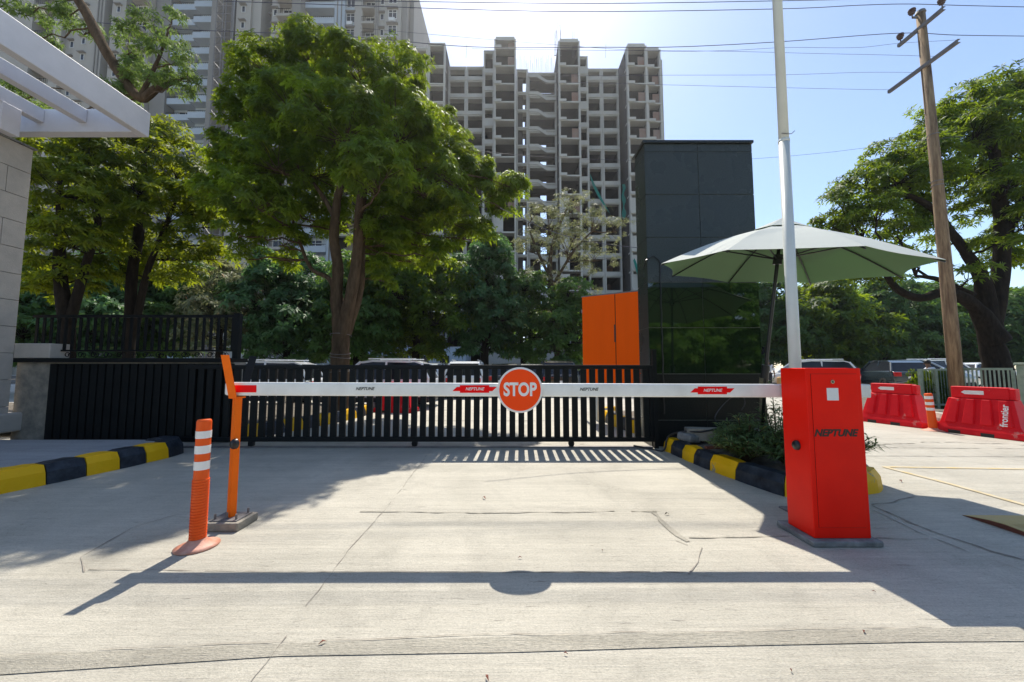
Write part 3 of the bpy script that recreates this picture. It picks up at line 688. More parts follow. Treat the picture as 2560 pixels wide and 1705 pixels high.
bl_=[pb(790,165,95,YM,0),pb(690,200,85,YM,.3),pb(900,200,105,YM,-.2),pb(1000,190,70,YM,.2),pb(640,290,75,YM,.2),pb(740,280,105,YM,-.8),pb(860,320,120,YM,-1.3),pb(990,320,110,YM,-.6),
     pb(1080,360,95,YM,1.0),pb(1150,440,85,YM,0.9),pb(1225,470,60,YM,1.1),pb(1290,465,35,YM,1.0,.8,1.6),pb(1060,470,105,YM,0.0),pb(950,440,105,YM,-1.5),pb(680,400,90,YM,-.6),pb(600,400,75,YM,.2),pb(560,480,70,YM,-.2),
     pb(640,500,75,YM,-.8),pb(700,600,55,YM,.2,.8,.6),pb(1130,540,80,YM,0.7),pb(1060,600,70,YM,1.0),pb(960,600,65,YM,.4),pb(1180,590,45,YM,1.2),pb(960,690,45,YM,.5,.8,.7),pb(600,580,45,YM,.2,.8,.7),pb(1260,520,32,YM,1.0,.9,1.4),
     pb(800,420,110,YM,1.2),pb(950,380,120,YM,1.5),pb(800,250,110,YM,1.2),pb(1020,520,90,YM,1.2),pb(720,480,90,YM,1.3),pb(790,540,60,YM,1.2,.8,.6),pb(700,640,45,YM,.6,.8,.6),pb(940,650,55,YM,1.),pb(1040,650,45,YM,1.7),pb(620,640,35,YM,.6,.8,.6),pb(860,560,70,YM,1.4,.8,.8),pb(1100,640,35,YM,0.7),pb(980,560,75,YM,.3),pb(660,560,60,YM,.6)]
tree('broadleaf_tree','large round-crowned tree with multiple pale stems just behind the gate',(bx,YM),stems,bl_,'leafA',dens=62,sub=.23,nros=20,L=.135,W=.041,per=7,droop=.22,twr=.009,rl=.03,fill=.45)
for zz_,rr_ in ((.95,.212),(1.28,.208),(1.36,.206),(1.75,.215)):
    tt=[o for o in COL.objects if o.name.startswith('broadleaf_tree') and o.get('label','').startswith('large round')][0]
    MB().tube([(rr_*math.cos(a),rr_*math.sin(a),zz_+.03*math.sin(a+zz_*9)) for a in [i*PI/12 for i in range(25)]],.006,n=5).build('wire_tie',M['steel'],tt)
# wire ties round its trunk are part of the tree: skip separate

# ---------------- left trees behind the railing
YL=9.5
def lt_tree(u,vb,label,blobs,YL,trunk,seedm='leafB',**kw):
    b=at(u,850,YL); x=b.x
    return tree('broadleaf_tree',label,(x,YL),trunk,blobs,seedm,bark='barkd',**kw)
x=at(325,850,YL).x
lt_tree(325,0,'dark forked tree with yellow green leaves behind the left railing',[pb(300,360,70,YL),pb(380,370,75,YL,.3),pb(440,420,70,YL),pb(330,450,80,YL,-.6),pb(480,520,70,YL,-.2),pb(420,540,75,YL,-.6),pb(500,600,55,YL),pb(360,600,60,YL,.4,.8,.7),pb(280,520,70,YL,.3),pb(440,640,45,YL),pb(540,560,40,YL),pb(400,330,45,YL,.5),pb(300,660,60,YL,.3),pb(380,680,55,YL,.8),pb(470,690,50,YL,.6),pb(330,600,60,YL,.8),pb(450,470,60,YL,1.),pb(250,440,60,YL,.8),pb(540,640,40,YL,.4)],YL,
  [[((x,YL,0),.15),((x,YL,1.2),.13),(at(330,690,YL),.11),(at(345,600,YL),.11),(at(355,480,YL),.08),(at(362,380,YL),.04)],[((x+.1,YL,1.9),.09),(at(365,690,YL),.07),(at(400,600,YL),.06),(at(440,500,YL),.03)]],dens=36,sub=.26,nros=15,L=.155,W=.046,fill=.45)
YL2=8.6
x=at(165,850,YL2).x
lt_tree(165,0,'bushy yellow green tree nearest the stone pillar behind the railing',[pb(150,370,75,YL2),pb(90,420,60,YL2),pb(220,400,75,YL2),pb(150,470,85,YL2,-.5),pb(100,540,65,YL2),pb(230,520,75,YL2,-.3),pb(180,600,75,YL2,-.4),pb(110,640,55,YL2),pb(260,620,55,YL2,.2),pb(240,340,45,YL2,.3),pb(200,690,45,YL2,.2),pb(100,690,50,YL2,.5),pb(150,730,50,YL2,.8),pb(240,680,45,YL2,.8),pb(80,600,45,YL2,.6),pb(120,320,50,YL2,.4)],YL2,
  [[((x,YL2,0),.21),((x,YL2,1.0),.18),((x,YL2,1.9),.14),(at(150,680,YL2),.12),(at(150,560,YL2),.08),(at(150,430,YL2),.04)],[((x,YL2,1.8),.11),(at(215,660,YL2),.08),(at(245,560,YL2),.06),(at(235,450,YL2),.03)]],dens=40,sub=.26,nros=15,L=.155,W=.046,fill=.45)
# feathery tall tree whose bough crosses the top-left corner
YF=7.2
fx=at(60,500,YF)
F0=at(-420,620,YF)
stems=[[((F0.x,YF,0),.26),((F0.x,YF,2.5),.2),(at(-300,350,YF),.16),(at(-150,150,YF),.14),(at(0,-60,YF),.12),(at(110,-80,YF),.11),(at(195,0,YF),.085),(at(255,110,YF),.095),(at(300,185,YF),.09),(at(350,245,YF),.085),(at(390,222,YF),.07),(at(430,205,YF),.05),(at(455,196,YF),.025),(at(475,194,YF),.008)],
       [(at(350,245,YF),.05),(at(395,150,YF),.03),(at(420,80,YF),.015)]]
tree('feathery_tree','light feathery tree whose brown bough hangs in at the top left corner',(F0.x,YF),stems,
  [pb(330,120,50,YF,0,.9,.8),pb(390,90,50,YF,.1,.9,.8),pb(430,150,50,YF,0,.9,.8),pb(360,190,50,YF,0,.9,.9),pb(470,200,38,YF,-.1,.8,1.2),pb(420,215,35,YF,-.2,.8,.8),pb(300,230,40,YF,0),pb(170,40,35,YF,.2),pb(210,80,35,YF,.2),pb(60,30,45,YF,.4),pb(90,90,35,YF,.3),pb(60,240,40,YF,.4),pb(130,290,40,YF,.4),pb(430,40,35,YF,.2,.9,.6)],
  'leafF',dens=95,sub=.16,nros=10,L=.11,W=.022,per=9,droop=.5,twr=.006,rl=.022,spread=.7)

# ---------------- background trees in rows: variants copied
def bgtree(name,label,x,y,h,wd,m,seed,group,dens=9,shape='round',bark='barkd',L=.28,W=.10,cat='tree',th=.3,per=5,fill=.4,nros=12):
    global RNG
    rs=random.Random(seed); bl=[]
    n=9
    for i in range(n):
        a=i*2.4+rs.random(); rr=wd*.34*(.4+.6*rs.random()) if i else 0
        z=h*(th+.12+ (1-th-.25)*(i/(n-1))**.9)
        k=wd*.5*(.62 if shape=='round' else .5)*(1-.45*(i/(n-1))**2)*(.8+.4*rs.random())
        bl.append((x+rr*math.cos(a)*1.2*(1-.5*i/n),y+rr*math.sin(a)*1.2*(1-.5*i/n),z,k,.85))
    st=[[((x,y,0),h*.028),((x+rs.uniform(-.1,.1),y,h*.25),h*.022),((x+rs.uniform(-.3,.3),y,h*.55),h*.012),((x,y,h*.85),h*.004)],
        [((x,y,h*.18),h*.015),((x+rs.uniform(-.6,.6),y,h*.4),h*.010),((x+rs.uniform(-1,1),y,h*.6),h*.004)]]
    return tree(name,label,(x,y),st,bl,m,bark=bark,dens=dens,sub=wd*.085,nros=nros,L=L,W=W,per=per,droop=.1,group=group,rl=.03,twr=.012,twigs=True,fill=fill,cat=cat)
GB='dark green trees behind the car park'
def row(u,v_top,Y,wpx): 
    q=at(u,v_top,Y); return q.x,Y,q.z,wpx/FPX*Y
va=[]
spec=[(100,640,15,190),(250,600,15,200),(420,600,17,220),(560,630,16,190),(730,620,17,230),(900,620,17,220),(1050,590,18,220),(1215,575,19,190),(1310,670,20,170),(1420,680,18,150)]
lb=['low dark tree behind the railing beside the stone pillar','dark spreading tree behind the middle of the railing','dark green tree seen above the end of the railing','grey green bushy tree left of the large tree','dark dense tree directly left of the large trunk','dense dark tree just right of the large trunk','tall green tree rising behind the white cars','bright green conical tree under the bare building','small dark tree below the dry pale tree','dark bushy tree next to the orange hoarding']
for i,(u,vt,Y,wp) in enumerate(spec):
    x,y,h,wd=row(u,vt,Y,wp*1.15)
    t=bgtree('broadleaf_tree',lb[i],x,y,h*1.02,wd,['leafC','leafC2','leafC','leafD','leafC2','leafC','leafE','leafC2','leafC','leafC'][i],i+20,GB,dens=30 if i<8 else 22,L=.25,W=.105,th=.14) if i!=3 else bgtree('broadleaf_tree',lb[i],x,y,h,wd,'leafD',i+20,GB,dens=20,L=.2,W=.07,th=.25)
# dry tree
YD=20
x,y,h,wd=row(1420,490,YD,300)
tree('dry_tree','tall sparse tree with pale dry leaves in front of the bare building',(at(1400,850,YD).x,YD),
  [[((at(1400,850,YD).x,YD,0),.2),(at(1385,780,YD),.17),(at(1375,650,YD),.12),(at(1400,560,YD),.08),(at(1430,500,YD),.03)],[(at(1378,700,YD),.1),(at(1340,620,YD),.07),(at(1320,560,YD),.03)],[(at(1390,700,YD),.1),(at(1440,620,YD),.06),(at(1500,560,YD),.03)]],
  [pb(1430,520,55,YD,0,.9),pb(1370,570,60,YD,0,.9),pb(1330,620,50,YD,.3),pb(1480,560,50,YD,0),pb(1540,570,40,YD,.2),pb(1420,620,65,YD,-.4),pb(1500,640,50,YD,0,.9,.7),pb(1360,690,55,YD,0,.9,.7),pb(1440,710,60,YD,0,.9,.7),pb(1330,540,35,YD),pb(1400,780,55,YD,.2,.8,.5)],
  'leafD',bark='bark',dens=20,sub=.36,nros=10,L=.15,W=.042,per=5,droop=.2,twr=.014,rl=.04)
# right side background row
GR='dark green trees along the right of the car park'
spec=[(1900,700,31,170),(2050,690,30,220),(2200,700,31,230),(2330,710,32,200),(2480,730,30,220),(2600,710,31,200),(1960,760,37,180),(2130,750,38,200),(2290,760,38,220)]
lb=['dark tree between the pylon and the white pole','yellow green tree behind the umbrella canopy','dense dark tree in the middle of the right hand row','dark tree behind the wooden utility pole','low dark tree behind the pale green fence','tree cut by the right frame edge behind the fence','far small tree right of the pylon in the second row','far dark tree under the umbrella in the second row','far dark tree above the silver car in the second row']
for i,(u,vt,Y,wp) in enumerate(spec):
    x,y,h,wd=row(u,vt,Y,wp*1.1)
    bgtree('broadleaf_tree',lb[i],x,y,h,wd,'leafE' if i in(1,) else 'leafC',i+60,GR,dens=11,L=.42,W=.17,th=.16,nros=14)
# far hedge mass behind everything
# ---------------- big right tree
YR=12.0
tx=at(2478,850,YR).x
stems=[[((tx+.2,YR,0),.38),((tx+.1,YR,1.2),.32),((tx,YR,2.2),.27),(at(2500,700,YR),.21),(at(2505,560,YR),.19),(at(2490,430,YR),.14),(at(2485,320,YR),.13),(at(2500,230,YR),.05)],
  [((tx,YR-.1,1.9),.36),(at(2440,770,YR-.2),.19),(at(2370,730,YR-.4),.15),(at(2300,745,YR-.5),.12),(at(2240,720,YR-.5),.10),(at(2200,660,YR-.5),.05)],
  [((tx,YR,2.2),.3),(at(2455,700,YR),.19),(at(2420,640,YR),.14),(at(2370,570,YR),.11),(at(2330,520,YR),.1),(at(2250,480,YR),.06),(at(2180,470,YR),.03)],
  [(at(2500,600,YR),.2),(at(2560,500,YR),.14),(at(2620,400,YR),.08)],
  [(at(2430,740,YR),.12),(at(2350,700,YR),.08),(at(2290,690,YR),.04)]]
bl_=[pb(2500,230,70,YR),pb(2420,270,65,YR),pb(2330,300,45,YR,.3),pb(2560,260,70,YR),pb(2300,370,60,YR),pb(2380,360,70,YR,.8),pb(2220,410,55,YR),pb(2160,460,55,YR),pb(2110,520,50,YR),pb(2230,490,65,YR,.6),pb(2150,570,55,YR,.3),pb(2300,470,60,YR,1),pb(2240,580,45,YR,.2),
     pb(2450,420,70,YR,1),pb(2560,380,75,YR),pb(2550,500,70,YR,.2),pb(2460,520,60,YR,1),pb(2400,460,50,YR,1.2,.8,.6),pb(2350,600,40,YR,1,.8,.6),pb(2560,640,60,YR,.3),pb(2500,600,45,YR,-.8,.8,.6),pb(2420,690,40,YR,-.6,.8,.6),pb(2200,690,45,YR,-.3,.8,.8),pb(2290,650,35,YR,-.3,.8,.5),pb(2620,330,80,YR),pb(2080,560,35,YR,.2),pb(2330,410,70,YR,-.8),pb(2260,440,60,YR,-.9),pb(2430,330,70,YR,-.7),pb(2190,530,55,YR,-.7),pb(2500,320,75,YR,-.9),pb(2360,510,60,YR,.5),pb(2520,450,60,YR,-.8),pb(2280,560,45,YR,.6),pb(2560,560,60,YR,-.4),pb(2450,600,45,YR,.9),pb(2160,640,50,YR,.6),pb(2260,640,45,YR,.9),pb(2060,610,35,YR,.6)]
tree('broadleaf_tree','huge dark limbed tree spreading over the right edge behind the fence',(tx,YR),stems,bl_,'leafE',bark='barkd',dens=38,sub=.30,nros=13,L=.19,W=.05,per=6,droop=.12,twr=.014,rl=.05)
# trees behind the camera, seen in the polished granite
GC='trees behind the viewer mirrored in the granite'
b0=None
for i,(x,y,q_) in enumerate([(8.5,-12,1),(12.5,-12.5,1.05),(16.5,-11.5,1.0),(5,-13,1.0),(20.5,-12,1.05),(1,-13,.95)]):
    if b0 is None:
        b0=bgtree('broadleaf_tree','sunlit green tree behind the viewer, mirrored in the middle of the black pylon',x,y,6.2,6.0,'leafM',99,GC,dens=22,L=.3,W=.13,th=-.12,fill=.5)
    else:
        c=copy_tree(b0); c['label']=['','green tree behind the viewer, right of the mirrored one','green tree behind the viewer, third from the boom side','green tree behind the viewer on the gatehouse side','green tree behind the viewer, farthest to the right','green tree straight behind the viewer'][i]; c.location=(x,y,0); c.scale=(q_,q_,q_); c.rotation_euler=(0,0,i*1.3)

# ---------------- oleanders and small plants
def oleander(label,x,y,h,r,n,seed):
    t=thing('oleander_shrub',label,'shrub',(x,y,.12),0,'oleander shrubs in the planter'); rr=random.Random(seed); mb=MB(); C=[];N_=[]
    for i in range(n):
        a=rr.random()*2*PI; k=rr.random()**.6; tip=Vector((math.cos(a)*r*k,math.sin(a)*r*k,h*(1-.55*k)*(.7+.4*rr.random())))
        P=[Vector((tip.x*.1,tip.y*.1,0)),Vector((tip.x*.45,tip.y*.45,tip.z*.6)),tip]; mb.tube(smoothpts(P,3),.004,n=5,cap=False)
        S=smoothpts(P,6)
        for q in S[4:]:
            C.append(q); N_.append((q.x*.6,q.y*.6,1.0))
    mb.build('stems',M['bark'],t,recalc=False)
    leaves_mesh('foliage',np.array([tuple(c) for c in C]),np.array(N_,float),.095,.015,5,.05,M['leafO'],t,spread=.8,bend=.2)
    return t
oleander('bushy dark oleander shrub spilling over the planter kerb',2.36,3.80,.46,.34,80,1)
oleander('dark oleander clump beside the left face of the red cabinet',2.60,3.52,.42,.32,60,2)
oleander('tall thin oleander rising between the pylon and the red cabinet',2.78,3.95,.80,.18,16,3)
oleander('sparse oleander sticking out right of the red cabinet',3.0,3.42,.5,.26,18,4)
oleander('small leafy oleander sprig at the back of the planter',2.45,4.25,.4,.18,20,5)
# bamboo-like dry stem with pot
t=thing('dry_stump','pale peeling dry stump standing in the planter by the cabinet','stump',(2.80,4.15,.1))
MB().tube(smoothpts([(0,0,0),(.005,0,.3),(-.01,0,.5),(0,0,.85)],4),[.028,.026,.03,.036,.04,.034,.03,.036,.04,.03,.032,.036,.03],n=9).build('stump_body',M['drybark'] if 'drybark' in M else mat('dry_bark',(.42,.33,.20),.9,.5,14,.8,20,col2=(.14,.12,.07)),t,smooth=True)
# fallen leaves
gfl='dry fallen leaves on the concrete'
for i,(u,v,l,lb_) in enumerate([(1295,1397,.022,'small curled dark leaf above the stop sign shadow'),(1507,1380,.016,'tiny dark leaf right of the stop sign shadow'),(1673,1287,.04,'twisted green brown leaf near the cracked patch'),(1214,1692,.03,'dark curled leaf at the bottom of the picture'),(796,1615,.028,'curled dark twig leaf on the rough strip at the left'),(1215,1250,.05,'thin brown twig on the sunlit slab'),(2160,1580,.022,'small brown leaf below the cabinet shadow'),(2180,1481,.014,'tiny leaf beside the cabinet shadow edge'),(2255,1207,.05,'dark twig near the yellow road lines'),(1420,1640,.016,'tiny dark leaf on the rough strip'),(1975,1676,.016,'brown speck of leaf at the lower right')]):
    q=gr(u,v); a=i*1.7
    P=[(0,0),(.5,.16),(1,.05),(.55,-.15)]
    V=[(q.x+(p[0]*math.cos(a)-p[1]*math.sin(a))*l,q.y+(p[0]*math.sin(a)+p[1]*math.cos(a))*l,.006+(.28*l if j%2 else 0)) for j,p in enumerate(P)]
    V2=[(x_,y_,z_+.002) for x_,y_,z_ in V]
    mb=MB().add(V+V2,[(0,1,2,3),(7,6,5,4),(0,1,5,4),(1,2,6,5),(2,3,7,6),(3,0,4,7)])
    tag(mb.build('fallen_leaf',M['rust'] if i not in(2,) else M['barkd']),lb_,'leaf',gfl)

# ================================================================ LEFT WALL, RAILING, PILLAR, CANOPY
wl=thing('boundary_wall','low black panelled wall with cement patch carrying the iron railing','wall',(-5.5,5.35,0))
MB().box(-1.62,-.02,0,1.5,.22,1.13).build('wall_body',M['cement'],wl)
cl=MB(); x=-1.10
while x<1.47:
    cl.box(x,-.045,.012,x+.085,-.021,1.11); x+=.115
cl.box(-1.14,-.0205-.004,.01,1.49,-.0205,1.11)
cl.build('black_slat_cladding',M['gate'],wl)
MB().box(-1.62,-.08,1.131,1.5,.26,1.19).build('wall_coping',M['gate'],wl,bevel=.006)
rl=thing('iron_railing','black iron railing with scrollwork on top of the low black wall','railing',(-5.5,5.42,1.19))
MB().box(-1.55,-.02,.60,1.46,.02,.64).build('top_rail',M['iron'],rl); MB().box(-1.55,-.02,.10,1.46,.02,.125).build('bottom_rail',M['iron'],rl)
MB().box(1.42,-.035,0,1.50,.035,.66).build('end_post',M['iron'],rl)
b0=MB().box(-.018,-.008,.1255,.018,.008,.5995).build('baluster',M['iron'],rl); b0.location=(-1.5,0,0); x=-1.5+.107
while x<1.4:
    c=b0.copy(); COL.objects.link(c); c.location=(x,0,0); c.parent=rl; x+=.107
s0=None; x=-1.4
while x<1.35:
    if s0 is None:
        mb=MB(); mb.tube([(.042*math.cos(a)*(1-.04*k),0,.05+.042*math.sin(a)*(1-.04*k)) for k,a in enumerate([i*PI/6 for i in range(15)])],.006,n=5)
        mb.tube([(.05+.03*math.cos(a),0,.05+.03*math.sin(a)) for a in [i*PI/5-2 for i in range(9)]],.005,n=5); s0=mb.build('scroll',M['iron'],rl); s0.location=(x,0,0)
    else:
        c=s0.copy(); COL.objects.link(c); c.location=(x,0,0); c.parent=rl
    x+=.19
pr=thing('stone_pillar','cream stone clad gatehouse wall at the left edge','pillar',(-7.1,5.27,0))
co=MB(); zc=.15; i=0
hts=[.36]+[.377]*11
co.box(-1.98,-4.5,.15,-.02,-.02,4.24)
co.build('wall_core',M['mortar'],pr)
st=MB()
for k,hh in enumerate(hts):
    z0=zc; z1=min(zc+hh-.007,4.27); zc+=hh
    if z0>4.2: break
    off=(k%2)*.5
    ys=[-4.5]+[y_ for y_ in [-4.0+off,-2.9+off,-1.8+off,-.75+off] if y_<-.1]+[0]
    for a,b in zip(ys[:-1],ys[1:]): st.box(-.02,a+.003,z0,0,b-.003,z1)
    xs_=[-2,-1.2+off*.5,-.02]
    for a,b in zip(xs_[:-1],xs_[1:]): st.box(a+.003,-.02,z0,b-.004,0,z1) 
M['stoneI']=M['stone']
st.build('stone_cladding',M['stone'],pr,bevel=.003)
MB().box(-2,-.3,.155,.12,.1,.42).build('base_stone',M['stone'],pr,bevel=.03)
MB().box(-.02,.002,1.19,.5,.25,1.40).build('cap_stone',M['stone'],pr,bevel=.01)
MB().box(-2.0,-4.5,4.275,.03,.03,4.30).build('coping',M['mortar'],pr)
cn=thing('entrance_canopy','pale steel canopy frame projecting over the stone pillar at the top left','canopy',(-5.53,5.4,4.55))
MB().box(-.12,-5.2,0,0,0,.38).build('front_beam',M['canopyp'],cn,bevel=.01)
MB().box(-4.5,-.14,0,-.122,0,.36).build('end_beam',M['canopyp'],cn,bevel=.01)
for xx in (-.86,-1.5,-2.2): MB().box(xx-.06,-5.2,.14,xx+.06,-.142,.34).build('purlin',M['canopyp'],cn,bevel=.006)
MB().box(-1.62,-.6,-.255,-1.42,-.40,.139).build('stub_column',M['canopyp'],cn,bevel=.006)
MB().box(-2.2,-.55,.0,-.14,-.45,.139).build('cross_beam',M['canopyp'],cn) if False else None

# ================================================================ WHITE POLE, UMBRELLA, UTILITY POLE
lp=thing('white_pole','tall white steel pole standing directly behind the red cabinet','pole',(2.12,2.78,0))
MB().tube([(0,0,0),(.012,0,2.83)],[.040,.037],n=28,cap=True).build('lower_tube',M['pole'],lp,smooth=True)
MB().tube([(.012,0,2.8305),(.045,0,7.5)],[.0345,.028],n=28).build('upper_tube',M['pole'],lp,smooth=True)
MB().lathe([(.0345,2.815),(.0385,2.815),(.040,2.822),(.0385,2.835),(.034,2.842)],c=(.012,0,0),n=28).build('collar',M['pole'],lp,smooth=True)
MB().tube([(-.03,-.035,2.87),(.012,-.04,2.862),(.055,-.025,2.872),(.085,-.02,2.90)],.003,n=5).build('wire_tie',M['steel'],lp)
MB().box(-.1,-.1,0,.1,.1,.012).build('base_plate',M['steel'],lp)
# umbrella
uc=Vector((2.746,3.774,2.073)); un=Vector((.076,-.124,1)).normalized(); Ru=1.147; rot=-.132
um=thing('patio_umbrella','large pale octagonal umbrella tilted behind the white pole','umbrella',(2.66,4.0,0))
O=um.location.copy()
aa=Vector((0,1,0)).cross(un).normalized(); bb=un.cross(aa)
rim=[]
for i in range(8):
    th=rot-.3927+i*PI/4+R(247.5); rim.append(uc+Ru*(math.cos(th)*aa+math.sin(th)*bb))
apex=uc+un*.46
V=[];F=[]; NS=8; NT=6
for i in range(8):
    a=rim[i]; b=rim[(i+1)%8]; base=len(V)
    for s in range(NS+1):
        r=s/NS
        for t in range(NT+1):
            q=t/NT; e=a.lerp(b,q); p=apex.lerp(e,r)
            p=p+un*(.045*math.sin(PI*r)) - un*(.0) 
            sagk=math.sin(PI*q)*r
            p=p+(uc-p).normalized()*(.05*sagk*r) + un*(-.012*sagk+ (.018*sagk*r))
            V.append(p-O)
    for s in range(NS):
        for t in range(NT):
            k=base+s*(NT+1)+t; F.append((k,k+1,k+NT+2,k+NT+1))
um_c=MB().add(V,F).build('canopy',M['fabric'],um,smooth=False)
um_c.data.materials.append(M['fabric_shaded']); sol=um_c.modifiers.new('solid','SOLIDIFY'); sol.thickness=.002; sol.material_offset=1; sol.offset=-1
a_=um_c.data.attributes.new('tint','FLOAT','POINT'); a_.data.foreach_set('value',[.5]*len(um_c.data.vertices))
# vent cap on top
V=[];F=[]
ap2=apex+un*.07
for i in range(8):
    e=uc.lerp(rim[i],.22)+un*.40; V.append(e-O)
V.append(ap2-O)
for i in range(8): F.append((i,(i+1)%8,8))
vc=MB().add(V,F).build('vent_cap',M['fabric'],um); vc.modifiers.new('s','SOLIDIFY').thickness=.003
a_=vc.data.attributes.new('tint','FLOAT','POINT'); a_.data.foreach_set('value',[.5]*len(vc.data.vertices))
hub=uc+un*.10; hub2=uc+un*.40
for i in range(8):
    P=[]
    for s in range(9):
        r=s/8; p=apex.lerp(rim[i],r)+un*(.045*math.sin(PI*r)-.018); P.append(p-O)
    MB().tube(P,.0075,n=6).build('rib',M['darkmetal'],um)
    mid=apex.lerp(rim[i],.5)+un*(.045-.02); MB().tube([hub-O,mid-O],.007,n=6).build('strut',M['darkmetal'],um)
ft=Vector((2.66,4.0,0)); top=apex+un*.03
MB().tube([Vector((0,0,.3)),(uc-un*.9-O),(uc-O),(top-O)],.017,n=14).build('pole',M['darkmetal'],um,smooth=True)
MB().tube([hub-un*.05-O,hub+un*.05-O],.04,n=14).build('hub',M['darkmetal'],um)
MB().tube([uc-un*1.0-O,uc-un*1.14-O],.038,n=12).build('crank_box',M['darkmetal'],um)
MB().tube([(0,0,0),(0,0,.32)],.035,n=14).build('foot_tube',M['darkmetal'],um)
# utility pole
PXb=10.15; PY=8.5
up=thing('utility_pole','tall weathered wooden utility pole with two steel cross arms','utility pole',(PXb,PY,0))
MB().tube([(0.02,0,0),(0,0,2.3),(-.03,0,5),(-.10,0,9.75)],[.125,.12,.105,.082],n=16).build('wood_shaft',M['wood'],up,smooth=True)
def chan(c,l,h,nm):
    mb=MB(); mb.box(c[0]-.035,c[1]-l[0],c[2]-.04,c[0]-.03,c[1]+l[1],c[2]+.04); mb.box(c[0]-.0299,c[1]-l[0],c[2]+.034,c[0]+.03,c[1]+l[1],c[2]+.04); mb.box(c[0]-.0299,c[1]-l[0],c[2]-.04,c[0]+.03,c[1]+l[1],c[2]-.034)
    return mb.build(nm,M['steel'],up)
chan((-.15,0,9.35),(.52,.5),.08,'cross_arm'); chan((-.17,0,8.33),(.75,.8),.08,'cross_arm')
MB().box(-.30,-.02,9.62,-.09,.02,9.65).build('insulator_bracket',M['steel'],up)
MB().lathe([(0,9.70),(.10,9.74),(.085,9.80),(-.0,9.82)],c=(-.10,0,0),n=16).build('cap',M['steel'],up)
def insul(c):
    o_=MB().lathe([(0,-.10),(.012,-.1),(.012,0),(.05,.0),(.055,.02),(.035,.03),(.07,.045),(.07,.06),(.04,.075),(.075,.09),(.07,.12),(.03,.13),(0,.13)],c=c,n=14).build('insulator',M['insul'],up)
insul((-.31,0,9.72)); insul((-.15,-.48,9.49)); insul((-.15,.44,9.49))
for z in (6.6,5.35,5.45): MB().lathe([(.104,z),(.112,z),(.112,z+.015),(.104,z+.015)],c=(-.045,0,0),n=16).build('wire_band',M['steel'],up)
# wires
GW='overhead wires crossing the sky'
def wire(lbl,uv,r,Ys=8.5):
    P=[at(u,v,Ys) for u,v in uv]; tag(MB().tube(smoothpts(P,6),r,n=5,cap=False).build('overhead_wire',M['wire'],smooth=True),lbl,'wire',GW)
wire('topmost thick wire running just below the top frame edge',[(200,-20),(700,-2),(1050,4),(1500,8.5),(1945,2),(2150,-3),(2400,-14)],.0075)
wire('second thick wire from the top, ending on the insulator beside the pole head',[(560,3),(840,12),(1180,24),(1500,29),(1955,22),(2150,13),(2272,10),(2420,14),(2640,19)],.0075)
wire('third thick wire passing over the tops of the bare building',[(0,30),(400,70),(850,90),(1180,117),(1500,118),(1700,117),(1955,104),(2245,83),(2400,88),(2640,91)],.0075)
wire('thin wire rising to the near end of the lower cross arm',[(900,70),(1300,105),(1600,126),(1800,127),(1960,119),(2140,119),(2250,108),(2392,100)],.0035)
wire('thin wire meeting the middle of the lower cross arm',[(1180,122),(1500,126),(1800,128),(2050,134),(2200,137),(2340,141)],.0035)
wire('thin wire between the two lowest ones, ending left of the pole',[(1400,190),(1660,188),(1950,187),(2150,181),(2285,181)],.0035)
wire('lowest thin wire ending at the far tip of the lower cross arm',[(1400,205),(1660,212),(1950,219),(2180,224),(2236,223)],.0035)
wire('thin sagging wire passing behind the black pylon and into the right tree',[(1150,373),(1400,395),(1700,402),(1880,397),(2050,383),(2160,370),(2400,340)],.0035)
wire('thin diagonal wire across the dry tree down to the pylon',[(1250,520),(1370,575),(1480,605),(1600,620)],.005,6)

